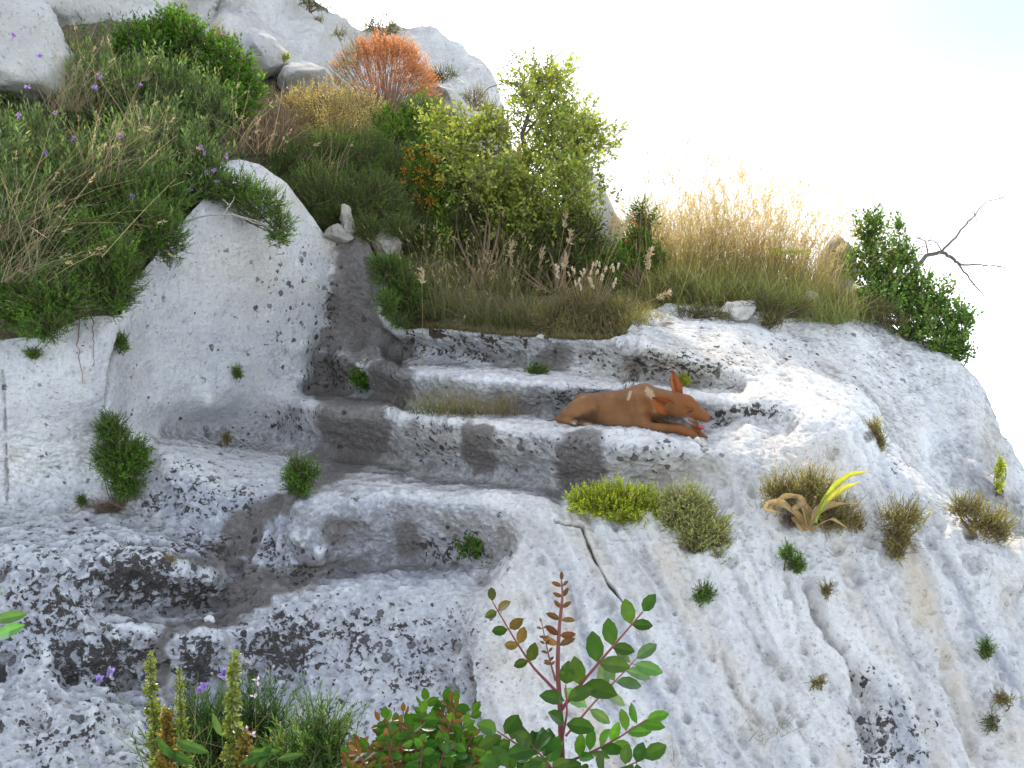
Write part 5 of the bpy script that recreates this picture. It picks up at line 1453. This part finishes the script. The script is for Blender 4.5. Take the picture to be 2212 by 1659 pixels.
SLP = 'plants rooted in the right slope'
for lab, sty, lbs, b in [
    ('sunlit yellow green cushion on the shoulder below the dog', 'lime', [(1330, 1080, 0, 88, 44), (1272, 1080, 0, 52, 32), (1398, 1110, 0, 62, 58), (1428, 1158, 0, 38, 42)], (1350, 1110)),
    ('pale twiggy cushion beside the yellow green one', 'pale', [(1482, 1090, 0, 62, 50), (1518, 1140, 0, 62, 56), (1552, 1198, 0, 50, 56), (1500, 1190, 0, 40, 40), (1455, 1110, 0, 34, 40)], (1500, 1150)),
    ('dry olive tuft standing out of the slope right of the curled dead leaves', 'olive', [(1950, 1110, 0, 58, 36), (1940, 1150, 0, 44, 40), (1935, 1185, 0, 25, 25)], (1935, 1195)),
    ('grey green tuft near the right edge on the lit ledge', 'olive', [(2085, 1092, 0, 50, 32), (2135, 1122, 0, 56, 38), (2165, 1145, 0, 30, 26)], (2120, 1150)),
    ('small brownish tuft on the edge of the upper dome', 'olive', [(1885, 925, 0, 26, 28), (1900, 950, 0, 20, 24)], (1888, 945)),
    ('dense green and brown tuft behind the curled dead leaves on the slope', 'olive', [(1685, 1055, 0, 50, 44), (1745, 1050, 0, 62, 48), (1805, 1105, 0, 54, 46), (1850, 1125, 0, 24, 24)], (1745, 1110)),
    ('branching spurge sprig below the curled dead leaves', 'thyme', [(1700, 1190, 0, 18, 22), (1722, 1215, 0, 18, 24)], (1715, 1225)),
    ('small round rosette in a hollow of the slope', 'olive', [(1786, 1270, 0, 19, 17)], (1788, 1278)),
    ('dark little tuft in a pit under the pale twiggy cushion', 'thyme', [(1520, 1280, 0, 26, 24)], (1518, 1292)),
    ('small sprig high on the right part of the slope', 'thyme', [(2130, 1398, 0, 17, 24)], (2135, 1412)),
    ('dark moss like tuft low on the right part of the slope', 'heath', [(2140, 1555, 0, 14, 22)], (2140, 1568)),
    ('thin grey herb at the right edge of the slope', 'olive', [(2165, 1505, 0, 28, 16)], (2165, 1518)),
    ('small tuft in the long groove of the slope', 'olive', [(1765, 1470, 0, 22, 12)], (1768, 1478)),
    ('upright yellow sprig at the right edge below the dome', 'lime', [(2160, 1010, 0, 7, 26), (2158, 1048, 0, 9, 12)], (2160, 1062))]:
    D = Dk(*b) - .05
    shrub('slope_plant', lab, 'plant', sty, [(x, y, D, rx, ry) for x, y, _, rx, ry in lbs], rk(*b), group=SLP, scale=.78 if lbs[0][3] < 40 else .95, limbs=8, thick=.004, lo=.3, dens=1.9, rug=.3, upw=.5, lum=1.2)

# the withered squill with its curled leaves, among grass
b = rk(1740, 1120)
grass('grass_tuft', 'wispy green and straw grass standing above the curled dead leaves on the slope', rk(1740, 1105), [
    dict(n=260, r=.10, L=.24, spread=.5, w=.0035, c0=(.10, .13, .03), c1=(.36, .38, .10), bend=.7, flat=.4), dict(n=160, r=.09, L=.16, spread=.7, w=.0035, c0=(.22, .16, .08), c1=(.46, .33, .16), bend=.8, off=(.1, -.03, -.06)), dict(n=60, r=.1, L=.34, spread=.4, w=.0018, c0=(.16, .2, .07), c1=(.40, .36, .2), head=(.5, .02, .005, (.45, .3, .4)))], SLP, cat='grass')
o = thing('withered_squill', 'withered plant with curled brown strap leaves and one green and yellow leaf on the slope', 'plant', b)
def strap(bf, pts_, w0, col_a, col_b, tw=.8, seed=0):
    q = np.array([P(x, y, d) for x, y, d in pts_]); tt = np.linspace(0, len(q) - 1, 26)
    # smooth through the points
    ln = np.stack([np.interp(tt, range(len(q)), q[:, k]) for k in range(3)], -1)
    for _ in range(3): ln[1:-1] = (ln[:-2] + 2 * ln[1:-1] + ln[2:]) / 4
    T = unit(np.gradient(ln, axis=0)); rows = []; cc = []
    for i, (p, t) in enumerate(zip(ln, T)):
        u = i / 25; a = tw * math.sin(u * 7 + seed) + .3
        s1 = unit(np.cross(t, [0, 1, 0.2])); s2 = np.cross(t, s1); s = s1 * math.cos(a) + s2 * math.sin(a)
        w = w0 * min(1, .5 + 2 * u) * (1 - u ** 3 * .85) * .5; nn = np.cross(s, t)
        rows += [p - s * w, p - s * w * .45 + nn * w * .4, p + s * w * .45 + nn * w * .4, p + s * w]
        c_ = np.array(col_a) * (1 - u) + np.array(col_b) * u
        cc += [c_ * .8, c_ * 1.1, c_, c_ * .85]
    Q = [[4 * i + j, 4 * i + j + 1, 4 * i + j + 5, 4 * i + j + 4] for i in range(25) for j in range(3)]
    bf.add(rows, Q, np.array(cc))
D0 = float(b[1]) - .17
DL = (.42, .30, .14), (.52, .39, .20)
for i, (pt, w_) in enumerate([([(1745, 1135), (1715, 1105), (1690, 1085), (1660, 1085), (1652, 1100), (1690, 1108)], 0.043), ([(1745, 1140), (1735, 1090), (1725, 1072), (1695, 1070), (1668, 1092)], 0.043), ([(1750, 1140), (1762, 1105), (1785, 1090), (1830, 1088), (1868, 1090)], 0.041), ([(1745, 1145), (1730, 1130), (1712, 1120), (1735, 1150)], 0.043), ([(1748, 1145), (1752, 1110), (1735, 1085), (1712, 1100), (1745, 1125)], 0.038), ([(1750, 1148), (1775, 1130), (1800, 1120), (1830, 1140)], .022)]):
    bf = Buf(); strap(bf, [(x, y, D0 - .03 * math.sin(j * 1.3 + i)) for j, (x, y) in enumerate(pt)], w_, *DL, 1.0, i); bf.build('dead_leaf', M_dry, o)
for i, (pt, ca, cb) in enumerate([([(1762, 1130), (1778, 1080), (1805, 1045), (1840, 1022), (1880, 1018)], (.28, .40, .04), (.50, .48, .08)), ([(1758, 1130), (1790, 1075), (1830, 1050), (1860, 1040)], (.34, .40, .05), (.58, .48, .12))]):
    bf = Buf(); strap(bf, [(x, y, D0 - .04) for x, y in pt], .034, ca, cb, .5, i); tag(bf.build('green_leaf', M_leaf, o), 'green leaf turning yellow')
# thin dry grass on the lower slope
for lab, x, y in [('sparse bleached grass wisps low in the middle of the right slope', 1640, 1600), ('thin dead grass wisps at the bottom edge right of the seedling', 1480, 1640), ('thin dead grass tuft beside the long groove of the slope', 1690, 1560)]:
    grass('wispy_grass', lab, rk(x, y), [dict(n=26, r=.07, L=.26, spread=.5, w=.0018, c0=(.3, .28, .16), c1=(.5, .44, .3), bend=.7, lean=(0, -.4, 0)), dict(n=14, r=.05, L=.1, spread=.5, w=.003, c0=(.12, .14, .05), c1=(.2, .22, .08), lean=(0, -.3, 0))], 'dead grass wisps on the right slope')
grass('dry_litter', 'dry straw litter at the foot of the tall corner bush', rk(225, 1100), [dict(n=120, r=.08, L=.11, spread=1.2, w=.003, c0=(.2, .14, .09), c1=(.3, .22, .14), bend=.6, flat=.5)], cat='litter')
# roots hanging down the wall
for lab, pt in [('thin rusty root hanging down the left wall panel, the left one', [(172, 665), (174, 700), (171, 740), (176, 790), (182, 830)]), ('thin rusty root hanging down the left wall panel, the right one', [(198, 660), (203, 700), (204, 740), (206, 790)])]:
    o = thing('hanging_root', lab, 'root', rk(*pt[0]), 'rusty roots on the left wall')
    q = np.array([rk(x, max(y, 690), .012) for x, y in pt]); q[0] = q[0] + [0, 0, .06]
    tt = np.linspace(0, len(q) - 1, 16); b_ = Buf(); b_.tube(np.stack([np.interp(tt, range(len(q)), q[:, k]) for k in range(3)], -1) + rng.normal(size=(16, 3)) * .003, np.linspace(.004, .0015, 16), np.tile([.20, .10, .07], (16, 1)), 4); b_.build('root_strand', M_wood, o)
# bare twigs lying over the ridge
o = thing('bare_twig', 'bare grey twig sprawling over the pale hump of the wall', 'twig', P(480, 470, 6.2))
b_ = Buf()
for pt in [[(400, 478), (440, 468), (500, 462), (560, 480), (610, 500)], [(480, 465), (500, 440), (508, 422)], [(500, 462), (520, 470), (590, 495)], [(497, 445), (482, 430)]]:
    q = np.array([P(x, y, 6.15 + .0009 * (x - 400)) for x, y in pt]); tt = np.linspace(0, len(q) - 1, 14)
    b_.tube(np.stack([np.interp(tt, range(len(q)), q[:, k]) for k in range(3)], -1) + rng.normal(size=(14, 3)) * .003, np.linspace(.006, .002, 14), np.tile([.34, .29, .25], (14, 1)), 4)
b_.build('twigs', M_wood, o)
o = thing('straw_stalk', 'single long straw stalk slanting across the cushion shrubs', 'grass stalk', P(220, 555, 5.3))
b_ = Buf(); b_.tube(curve3(P(220, 555, 5.25), P(380, 385, 5.5), 12, .04, rng), np.linspace(.0028, .0012, 12), np.tile([.46, .42, .22], (12, 1)), 4)
b_.tube(curve3(P(365, 405, 5.48), P(398, 392, 5.5), 5, .04, rng), .0012, np.tile([.46, .42, .22], (5, 1)), 3); b_.build('stalk', M_dry, o)
# ------------------------------------------------------------------ plants in the foreground
def smooth_line(pts_, n):
    q = np.array(pts_, float); tt = np.linspace(0, len(q) - 1, n)
    ln = np.stack([np.interp(tt, range(len(q)), q[:, k]) for k in range(q.shape[1])], -1)
    for _ in range(max(1, n // 10)): ln[1:-1] = (ln[:-2] + 2 * ln[1:-1] + ln[2:]) / 4
    return ln


def pinnate(bl, bs, pts_, D, pairs, L, Wd, c, c2, stem, r0=.004, r1=.0015, start=.2, droop=.1, swing=.0, grow=None, facing=1.2, wild=.25, tipleaf=True):
    """stem with leaflets in pairs along it"""
    ln = smooth_line([P(x, y, D + dz) for x, y, dz in pts_], 24)
    bs.tube(ln, np.linspace(r0, r1, 24), np.linspace(stem[0], stem[1], 24), 6)
    T = unit(np.gradient(ln, axis=0))
    B, A, N_, Ls = [], [], [], []
    for i in range(pairs):
        u = start + (1 - start) * (i + .5) / pairs
        j = min(23, int(u * 23)); p, t = ln[j], T[j]
        view = unit(-p); side = unit(np.cross(t, view))
        for sg in (-1, 1):
            a = t * rng.uniform(.35, .75) + side * sg * rng.uniform(.75, 1.0) + rng.normal(size=3) * wild * .6 - UP * droop
            n_ = view * facing + UP * .35 + rng.normal(size=3) * wild
            B.append(p + rng.normal(size=3) * .001); A.append(a); N_.append(n_)
            Ls.append(L * (grow(u) if grow else 1) * rng.uniform(.8, 1.15))
    if tipleaf:
        B.append(ln[-1]); A.append(T[-1] + rng.normal(size=3) * .2); N_.append(unit(-ln[-1]) * facing + UP * .3); Ls.append(L * (grow(1) if grow else 1))
    B, A, N_, Ls = map(np.array, (B, A, N_, Ls)); n = len(B)
    A = unit(A)
    bs.twigs(B, B + A * .10 * Ls[:, None], .0010, .0009, np.tile(stem[1], (n, 1)))
    bl.ovals(B + A * .08 * Ls[:, None], A, unit(N_), Ls, Wd / L * Ls, vary(c, n, .25, c2))


STEM = (np.array([.16, .035, .035]), np.array([.20, .07, .05]))
GREEN, GREEN2 = (.030, .078, .014), (.066, .128, .026)
REDL, REDL2 = (.10, .048, .022), (.15, .085, .032)
D = 2.05
o = thing('carob_seedling', 'young sapling with a red stem and broad oval leaves in the foreground', 'sapling', P(1215, 1659, D) * np.array([1, 1, 0]) + np.array([0, 0, -2.42]))
bl, bs, br, bp_ = Buf(), Buf(), Buf(), Buf()
ln = smooth_line([P(1212, 1659, D) + np.array([.03, .05, -1.5]), P(1218, 1720, D) , P(1213, 1620, D), P(1210, 1520, D), P(1204, 1450, D), P(1206, 1390, D), P(1210, 1330, D), P(1216, 1285, D), P(1213, 1255, D)], 40)
bs.tube(ln, np.linspace(.0085, .0018, 40), np.linspace(STEM[0], STEM[1], 40), 8)
pinnate(br, bs, [(1206, 1420, 0), (1208, 1370, -.005), (1216, 1300, 0), (1213, 1255, .01)], D, 6, .034, .016, REDL, REDL2, (STEM[1], STEM[1]), .003, .0012, .12, wild=.35, grow=lambda u: 1.15 - .6 * u)
pinnate(br, bs, [(1200, 1470, 0), (1186, 1420, -.01), (1170, 1345, 0)], D, 6, .017, .008, REDL, REDL2, (STEM[1], STEM[1]), .0028, .001, .3, wild=.35, grow=lambda u: 1.1 - .5 * u)
pinnate(bl, bs, [(1211, 1535, 0), (1265, 1465, -.03), (1325, 1395, -.05), (1388, 1322, -.06)], D, 4, .068, .042, GREEN, GREEN2, (STEM[0], STEM[1]), .0042, .0016, .18, droop=-.3, grow=lambda u: 1.1 - .45 * u, wild=.14)
pinnate(bl, bs, [(1203, 1495, 0), (1150, 1440, .03), (1108, 1375, .05), (1064, 1300, .06)], D, 4, .040, .026, GREEN, REDL2, (STEM[0], STEM[1]), .0038, .0014, .35, wild=.5, grow=lambda u: 1.05 - .3 * u)
pinnate(bp_, bs, [(1222, 1590, 0), (1285, 1515, .06), (1345, 1455, .09), (1372, 1425, .10)], D, 5, .058, .029, (.085, .16, .06), (.15, .24, .10), (STEM[1], (.22, .12, .08)), .003, .0013, .2, wild=.35)
pinnate(bl, bs, [(1216, 1650, 0), (1270, 1628, -.04), (1330, 1598, -.06), (1395, 1555, -.08)], D, 6, .046, .024, (.04, .14, .015), (.12, .26, .03), (STEM[0], STEM[1]), .0036, .0014, .15, wild=.4, droop=-.2)
pinnate(bl, bs, [(1214, 1600, .0), (1225, 1540, -.05), (1222, 1480, -.06)], D, 2, .056, .034, GREEN, GREEN2, (STEM[0], STEM[1]), .003, .0014, .1, wild=.4)
for pt in [[(1210, 1680, 0), (1170, 1640, -.04), (1120, 1610, -.06), (1075, 1580, -.07)], [(1212, 1700, 0), (1150, 1690, -.08), (1085, 1650, -.1)], [(1218, 1700, 0), (1270, 1690, -.08), (1330, 1665, -.12), (1390, 1640, -.12)], [(1210, 1690, 0), (1185, 1650, -.1), (1150, 1610, -.12)]]:
    pinnate(bl, bs, pt, D, 6, .050, .034, GREEN, GREEN2, (STEM[0], STEM[1]), .0035, .0014, .2, wild=.5)
bs.build('stem', M_wood, o, True); bl.build('leaves', M_gloss, o); tag(br.build('young_leaves', M_gloss, o), 'small reddish brown leaves at the growing tip'); tag(bp_.build('pale_leaves', M_gloss, o), 'greyish green leaves on the rear twig')

# reddish mastic bush at the bottom edge
D = 2.35
o = thing('mastic_bush', 'low leafy bush with red stems and reddish shoots left of the sapling', 'bush', P(900, 1800, D) * np.array([1, 1, 0]) + np.array([0, 0, -2.4]))
bl, bs, br = Buf(), Buf(), Buf(); foot = P(900, 1820, D)
bs.tube(smooth_line([np.array(o.location), foot + [0.02, .03, -.3], foot], 12), np.linspace(.012, .007, 12), np.tile(STEM[0], (12, 1)), 6)
r7 = np.random.default_rng(70)
for q in range(80):
    ex = r7.uniform(750, 1050); top = 1490 + 110 * abs((ex - 930) / 150) ** 1.6; ey = r7.uniform(top, min(1690, top + 130)); dz = r7.uniform(-.22, .18)
    mid = (900 + (ex - 900) * .55 + r7.normal() * 14, 1800 + (ey - 1800) * .55, dz * .6)
    tip_red = ey < top + 60 and r7.random() < .4
    pinnate(br if tip_red else bl, bs, [(900, 1820, 0), mid, (ex, ey, dz)], D, 7, .026 if tip_red else .034, .012 if tip_red else .021, (.06, .075, .015) if tip_red else (.025, .085, .010), (.17, .075, .03) if tip_red else (.075, .17, .022), (STEM[0], STEM[1]), .004, .0014, .42, wild=.5)
bs.build('stems', M_wood, o); bl.build('leaves', M_gloss, o); tag(br.build('young_leaves', M_gloss, o), 'reddish young leaves')

# flowering sage spikes
D = 2.5
SPIK = 'yellow green seed spikes at the bottom edge'
for lab, pt, hgt in [('leftmost tall yellow green seed spike in the foreground', [(345, 1760), (338, 1600), (326, 1500), (325, 1415)], 1), ('thick yellow green seed spike, tallest right of the group', [(505, 1760), (505, 1640), (500, 1520), (508, 1412)], 1.25), ('short thin seed spike in the middle of the group', [(420, 1760), (398, 1620), (390, 1540), (387, 1450)], .8), ('low reddish seed spike at the bottom between the taller ones', [(360, 1760), (362, 1660), (360, 1590), (358, 1535)], 1.15), ('brown seed spike at the bottom edge below the thick spike', [(520, 1790), (520, 1700), (524, 1640), (530, 1585)], 1.15)]:
    o = thing('seed_spike', lab, 'plant', P(pt[0][0], pt[0][1], D) * np.array([1, 1, 0]) + np.array([0, 0, -2.4]), SPIK)
    bl, bs = Buf(), Buf(); dz = rng.uniform(-.06, .1)
    ln = smooth_line([np.array(o.location)] + [P(x, y, D + dz) for x, y in pt], 40)
    bs.tube(ln, np.linspace(.004, .0015, 40), np.tile([.16, .17, .06], (40, 1)), 5)
    sel = ln[14:]
    for i, p in enumerate(sel):
        u = i / len(sel); n = 30; w = .022 * hgt * (1 - .55 * u) * (1 + .35 * math.sin(i * 1.25))
        d = unit(rng.normal(size=(n, 3)) + [0, 0, .35])
        ca, cb = ((.13, .17, .03), (.27, .31, .07)) if 'reddish' not in lab and 'brown' not in lab else ((.17, .10, .03), (.30, .25, .05))
        bl.ovals(p + d * w * .35 + rng.normal(size=(n, 3)) * .004, d, rng.normal(size=(n, 3)), w * .75 * rng.uniform(.6, 1.2, n), w * .5, vary(ca, n, .35, cb))
    bs.build('stem', M_leaf, o); bl.build('seed_pods', M_leaf, o)
# soft green herbs between the spikes
D = 2.65
st_f = dict(L=.026, W=.0045, m=18, Ls=.12, al=.8, dens=1300, c=(.05, .12, .02), c2=(.14, .25, .05), stem=(.12, .14, .05))
gz = lambda x, y, d: P(x, y, d) * np.array([1, 1, 0]) + np.array([0, 0, -2.38])
FG = 'soft herbs at the bottom edge'
o = shrub('feathery_herb', 'feathery bright green herb at the bottom edge between spikes and mastic bush', 'plant', st_f, [(690, 1580, D, 82, 80), (640, 1630, D, 70, 70), (720, 1650, D, 60, 60), (680, 1720, D, 90, 70)], gz(690, 1740, D), group=FG, upw=.9, rug=.5, lum=1.1, limbs=14, thick=.004)
o = shrub('feathery_herb', 'dark fine leaved herb behind the thick seed spike', 'plant', dict(st_f, c=(.02, .07, .012), c2=(.06, .14, .025)), [(450, 1560, 2.9, 80, 80), (560, 1560, 2.85, 80, 95), (380, 1620, 2.85, 70, 80), (470, 1650, 2.8, 90, 70), (580, 1660, 2.7, 70, 60), (430, 1720, 2.7, 110, 60)], gz(490, 1740, 2.8), group=FG, upw=.9, rug=.45, limbs=14, thick=.004)
flowers(o, [P(x, y, 2.62) for x, y in [(482, 1458), (238, 1450), (216, 1466), (432, 1490), (486, 1450), (440, 1480)]], .016, (.30, .22, .52), 'violet_flower', 12)
o = thing('white_flowered_sprig', 'thin sprig with small white two lipped flowers right of the thick seed spike', 'plant', gz(560, 1700, 2.55), FG)
b_ = Buf()
for pt in [[(560, 1700), (552, 1600), (552, 1480)], [(575, 1700), (546, 1620), (545, 1560)]]:
    b_.tube(smooth_line([np.array(o.location)] + [P(x, y, 2.5) for x, y in pt], 16), .0016, np.tile([.14, .17, .06], (16, 1)), 4)
b_.build('stems', M_leaf, o)
flowers(o, [P(x, y, 2.48) for x, y in [(556, 1470), (548, 1505), (546, 1588), (540, 1616), (550, 1648), (535, 1575)]], .013, (.70, .62, .66), 'white_flower', 9)
o = thing('strap_leaf_herb', 'herb with broad soft pointed leaves at the bottom edge under the spikes', 'plant', gz(480, 1740, 2.4), FG)
bl, bs = Buf(), Buf()
for (x, y, a, L) in [(450, 1625, 2.7, .085), (480, 1590, 1.9, .06), (540, 1625, .1, .07), (520, 1650, .5, .08), (420, 1650, 2.6, .08), (600, 1640, .3, .06), (560, 1660, 1.2, .07), (380, 1640, 2.2, .07)]:
    p = P(x, y, 2.35); dr = np.array([math.cos(a), -.15, math.sin(a) * .9])
    bs.tube(curve3(np.array(o.location), p, 8, .05, rng), np.linspace(.003, .0015, 8), np.tile([.12, .18, .06], (8, 1)), 4)
    bl.ovals(p[None], dr[None], (UP * .5 + [0, -1.2, 0])[None], L, L * .3, vary((.04, .10, .02), 1, .2, (.08, .16, .04)), curl=.3)
bs.build('stems', M_leaf, o); bl.build('leaves', M_leaf, o)
o = grass('grass_tuft', 'fine grass between the seed spikes at the bottom edge', P(400, 1690, 2.7), [dict(n=130, r=.08, L=.26, spread=.35, w=.003, c0=(.07, .12, .03), c1=(.28, .32, .12), bend=.8)], FG, cat='grass')
# leaves poking in at the left edge
o = thing('leaf_sprig', 'two blurred pale green leaves reaching in at the left edge', 'leaf', gz(-90, 1400, 1.6))
bl, bs = Buf(), Buf()
for (x, y, a, L) in [(-8, 1340, .25, .052), (-12, 1378, .45, .056), (-14, 1310, 1.2, .035)]:
    bs.tube(smooth_line([np.array(o.location), P(-60, 1420, 1.6), P(x, y, 1.6)], 10), .0018, np.tile([.1, .16, .05], (10, 1)), 4)
    bl.ovals(P(x, y, 1.6)[None], np.array([[math.cos(a), -.1, math.sin(a)]]), np.array([[0, -1, .5]]), L, L * .42, vary((.07, .19, .05), 1, .1, (.11, .25, .08)))
bs.build('stems', M_leaf, o); bl.build('leaves', M_leaf, o)
# ------------------------------------------------------------------ light, sky, camera
SUN_AZ, SUN_EL = R(-10), R(38)           # azimuth from +Y towards +X
sd = Vector((math.sin(SUN_AZ) * math.cos(SUN_EL), math.cos(SUN_AZ) * math.cos(SUN_EL), math.sin(SUN_EL)))
sl = bpy.data.lights.new('sun', 'SUN'); sl.energy = 5.0; sl.angle = R(.53); sl.color = (1, .90, .75)
so = bpy.data.objects.new('sun', sl); COL.objects.link(so)
so.rotation_euler = (-sd).to_track_quat('-Z', 'Y').to_euler()
w = bpy.data.worlds.new('World'); scene.world = w; w.use_nodes = True
nt = w.node_tree; nt.nodes.clear()
o_ = nt.nodes.new('ShaderNodeOutputWorld'); bg = nt.nodes.new('ShaderNodeBackground')
sky = nt.nodes.new('ShaderNodeTexSky'); sky.sky_type = 'NISHITA'; sky.sun_disc = False
sky.sun_elevation = SUN_EL; sky.sun_rotation = SUN_AZ; sky.altitude = 300
sky.air_density = 1.0; sky.dust_density = 1.5; sky.ozone_density = 1.0
tcw = nt.nodes.new('ShaderNodeTexCoord'); sx = nt.nodes.new('ShaderNodeSeparateXYZ'); cx = nt.nodes.new('ShaderNodeCombineXYZ')
mx = nt.nodes.new('ShaderNodeMath'); mx.operation = 'MAXIMUM'; mx.inputs[1].default_value = .16   # sea haze: below the horizon the air stays as bright as at it
nt.links.new(tcw.outputs['Generated'], sx.inputs[0]); nt.links.new(sx.outputs[0], cx.inputs[0]); nt.links.new(sx.outputs[1], cx.inputs[1])
nt.links.new(sx.outputs[2], mx.inputs[0]); nt.links.new(mx.outputs[0], cx.inputs[2]); nt.links.new(cx.outputs[0], sky.inputs[0])
hs = nt.nodes.new('ShaderNodeHueSaturation'); hs.inputs['Saturation'].default_value = .46
nt.links.new(sky.outputs[0], hs.inputs['Color']); 
def vm(op, a, b=None):
    nd = nt.nodes.new('ShaderNodeMath'); nd.operation = op
    for i_, v_ in ((0, a), (1, b)):
        if v_ is None: continue
        if isinstance(v_, float): nd.inputs[i_].default_value = v_
        else: nt.links.new(v_, nd.inputs[i_])
    return nd.outputs[0]
def mr(v_, a, b):
    nd = nt.nodes.new('ShaderNodeMapRange'); nd.interpolation_type = 'SMOOTHSTEP'; nt.links.new(v_, nd.inputs[0]); nd.inputs[1].default_value = a; nd.inputs[2].default_value = b
    return nd.outputs[0]
front = mr(sx.outputs[1], .2, .5)
clear = vm('MULTIPLY', vm('MULTIPLY', mr(sx.outputs[0], -.12, .10), mr(sx.outputs[2], -.12, .06)), front)
deep = vm('MULTIPLY', mr(sx.outputs[0], .05, .46), mr(sx.outputs[2], .02, .25))
mb = nt.nodes.new('ShaderNodeMix'); mb.data_type = 'RGBA'; nt.links.new(deep, mb.inputs[0]); mb.inputs[6].default_value = (2.7, 2.7, 2.7, 1); mb.inputs[7].default_value = (1.56, 2.02, 2.08, 1)   # clear blue air away from the sun, up on the right
mk = nt.nodes.new('ShaderNodeMix'); mk.data_type = 'RGBA'
nt.links.new(clear, mk.inputs[0]); nt.links.new(hs.outputs[0], mk.inputs[6]); nt.links.new(mb.outputs[2], mk.inputs[7])
nt.links.new(mk.outputs[2], bg.inputs[0]); bg.inputs[1].default_value = .54
nt.links.new(bg.outputs[0], o_.inputs[0])

cam = bpy.data.cameras.new('camera'); cam.sensor_width = 36; cam.lens = 36 * F / W
cam.clip_start = .05; cam.clip_end = 500
co = bpy.data.objects.new('camera', cam); COL.objects.link(co)
co.rotation_euler = (math.pi / 2 - PITCH, 0, 0)
scene.camera = co
scene.view_settings.view_transform = 'Standard'; scene.view_settings.look = 'None'
scene.view_settings.exposure = 0; scene.view_settings.gamma = 1
scene.cycles.use_denoising = True
scene.cycles.max_bounces = 8; scene.cycles.diffuse_bounces = 4; scene.cycles.transparent_max_bounces = 8
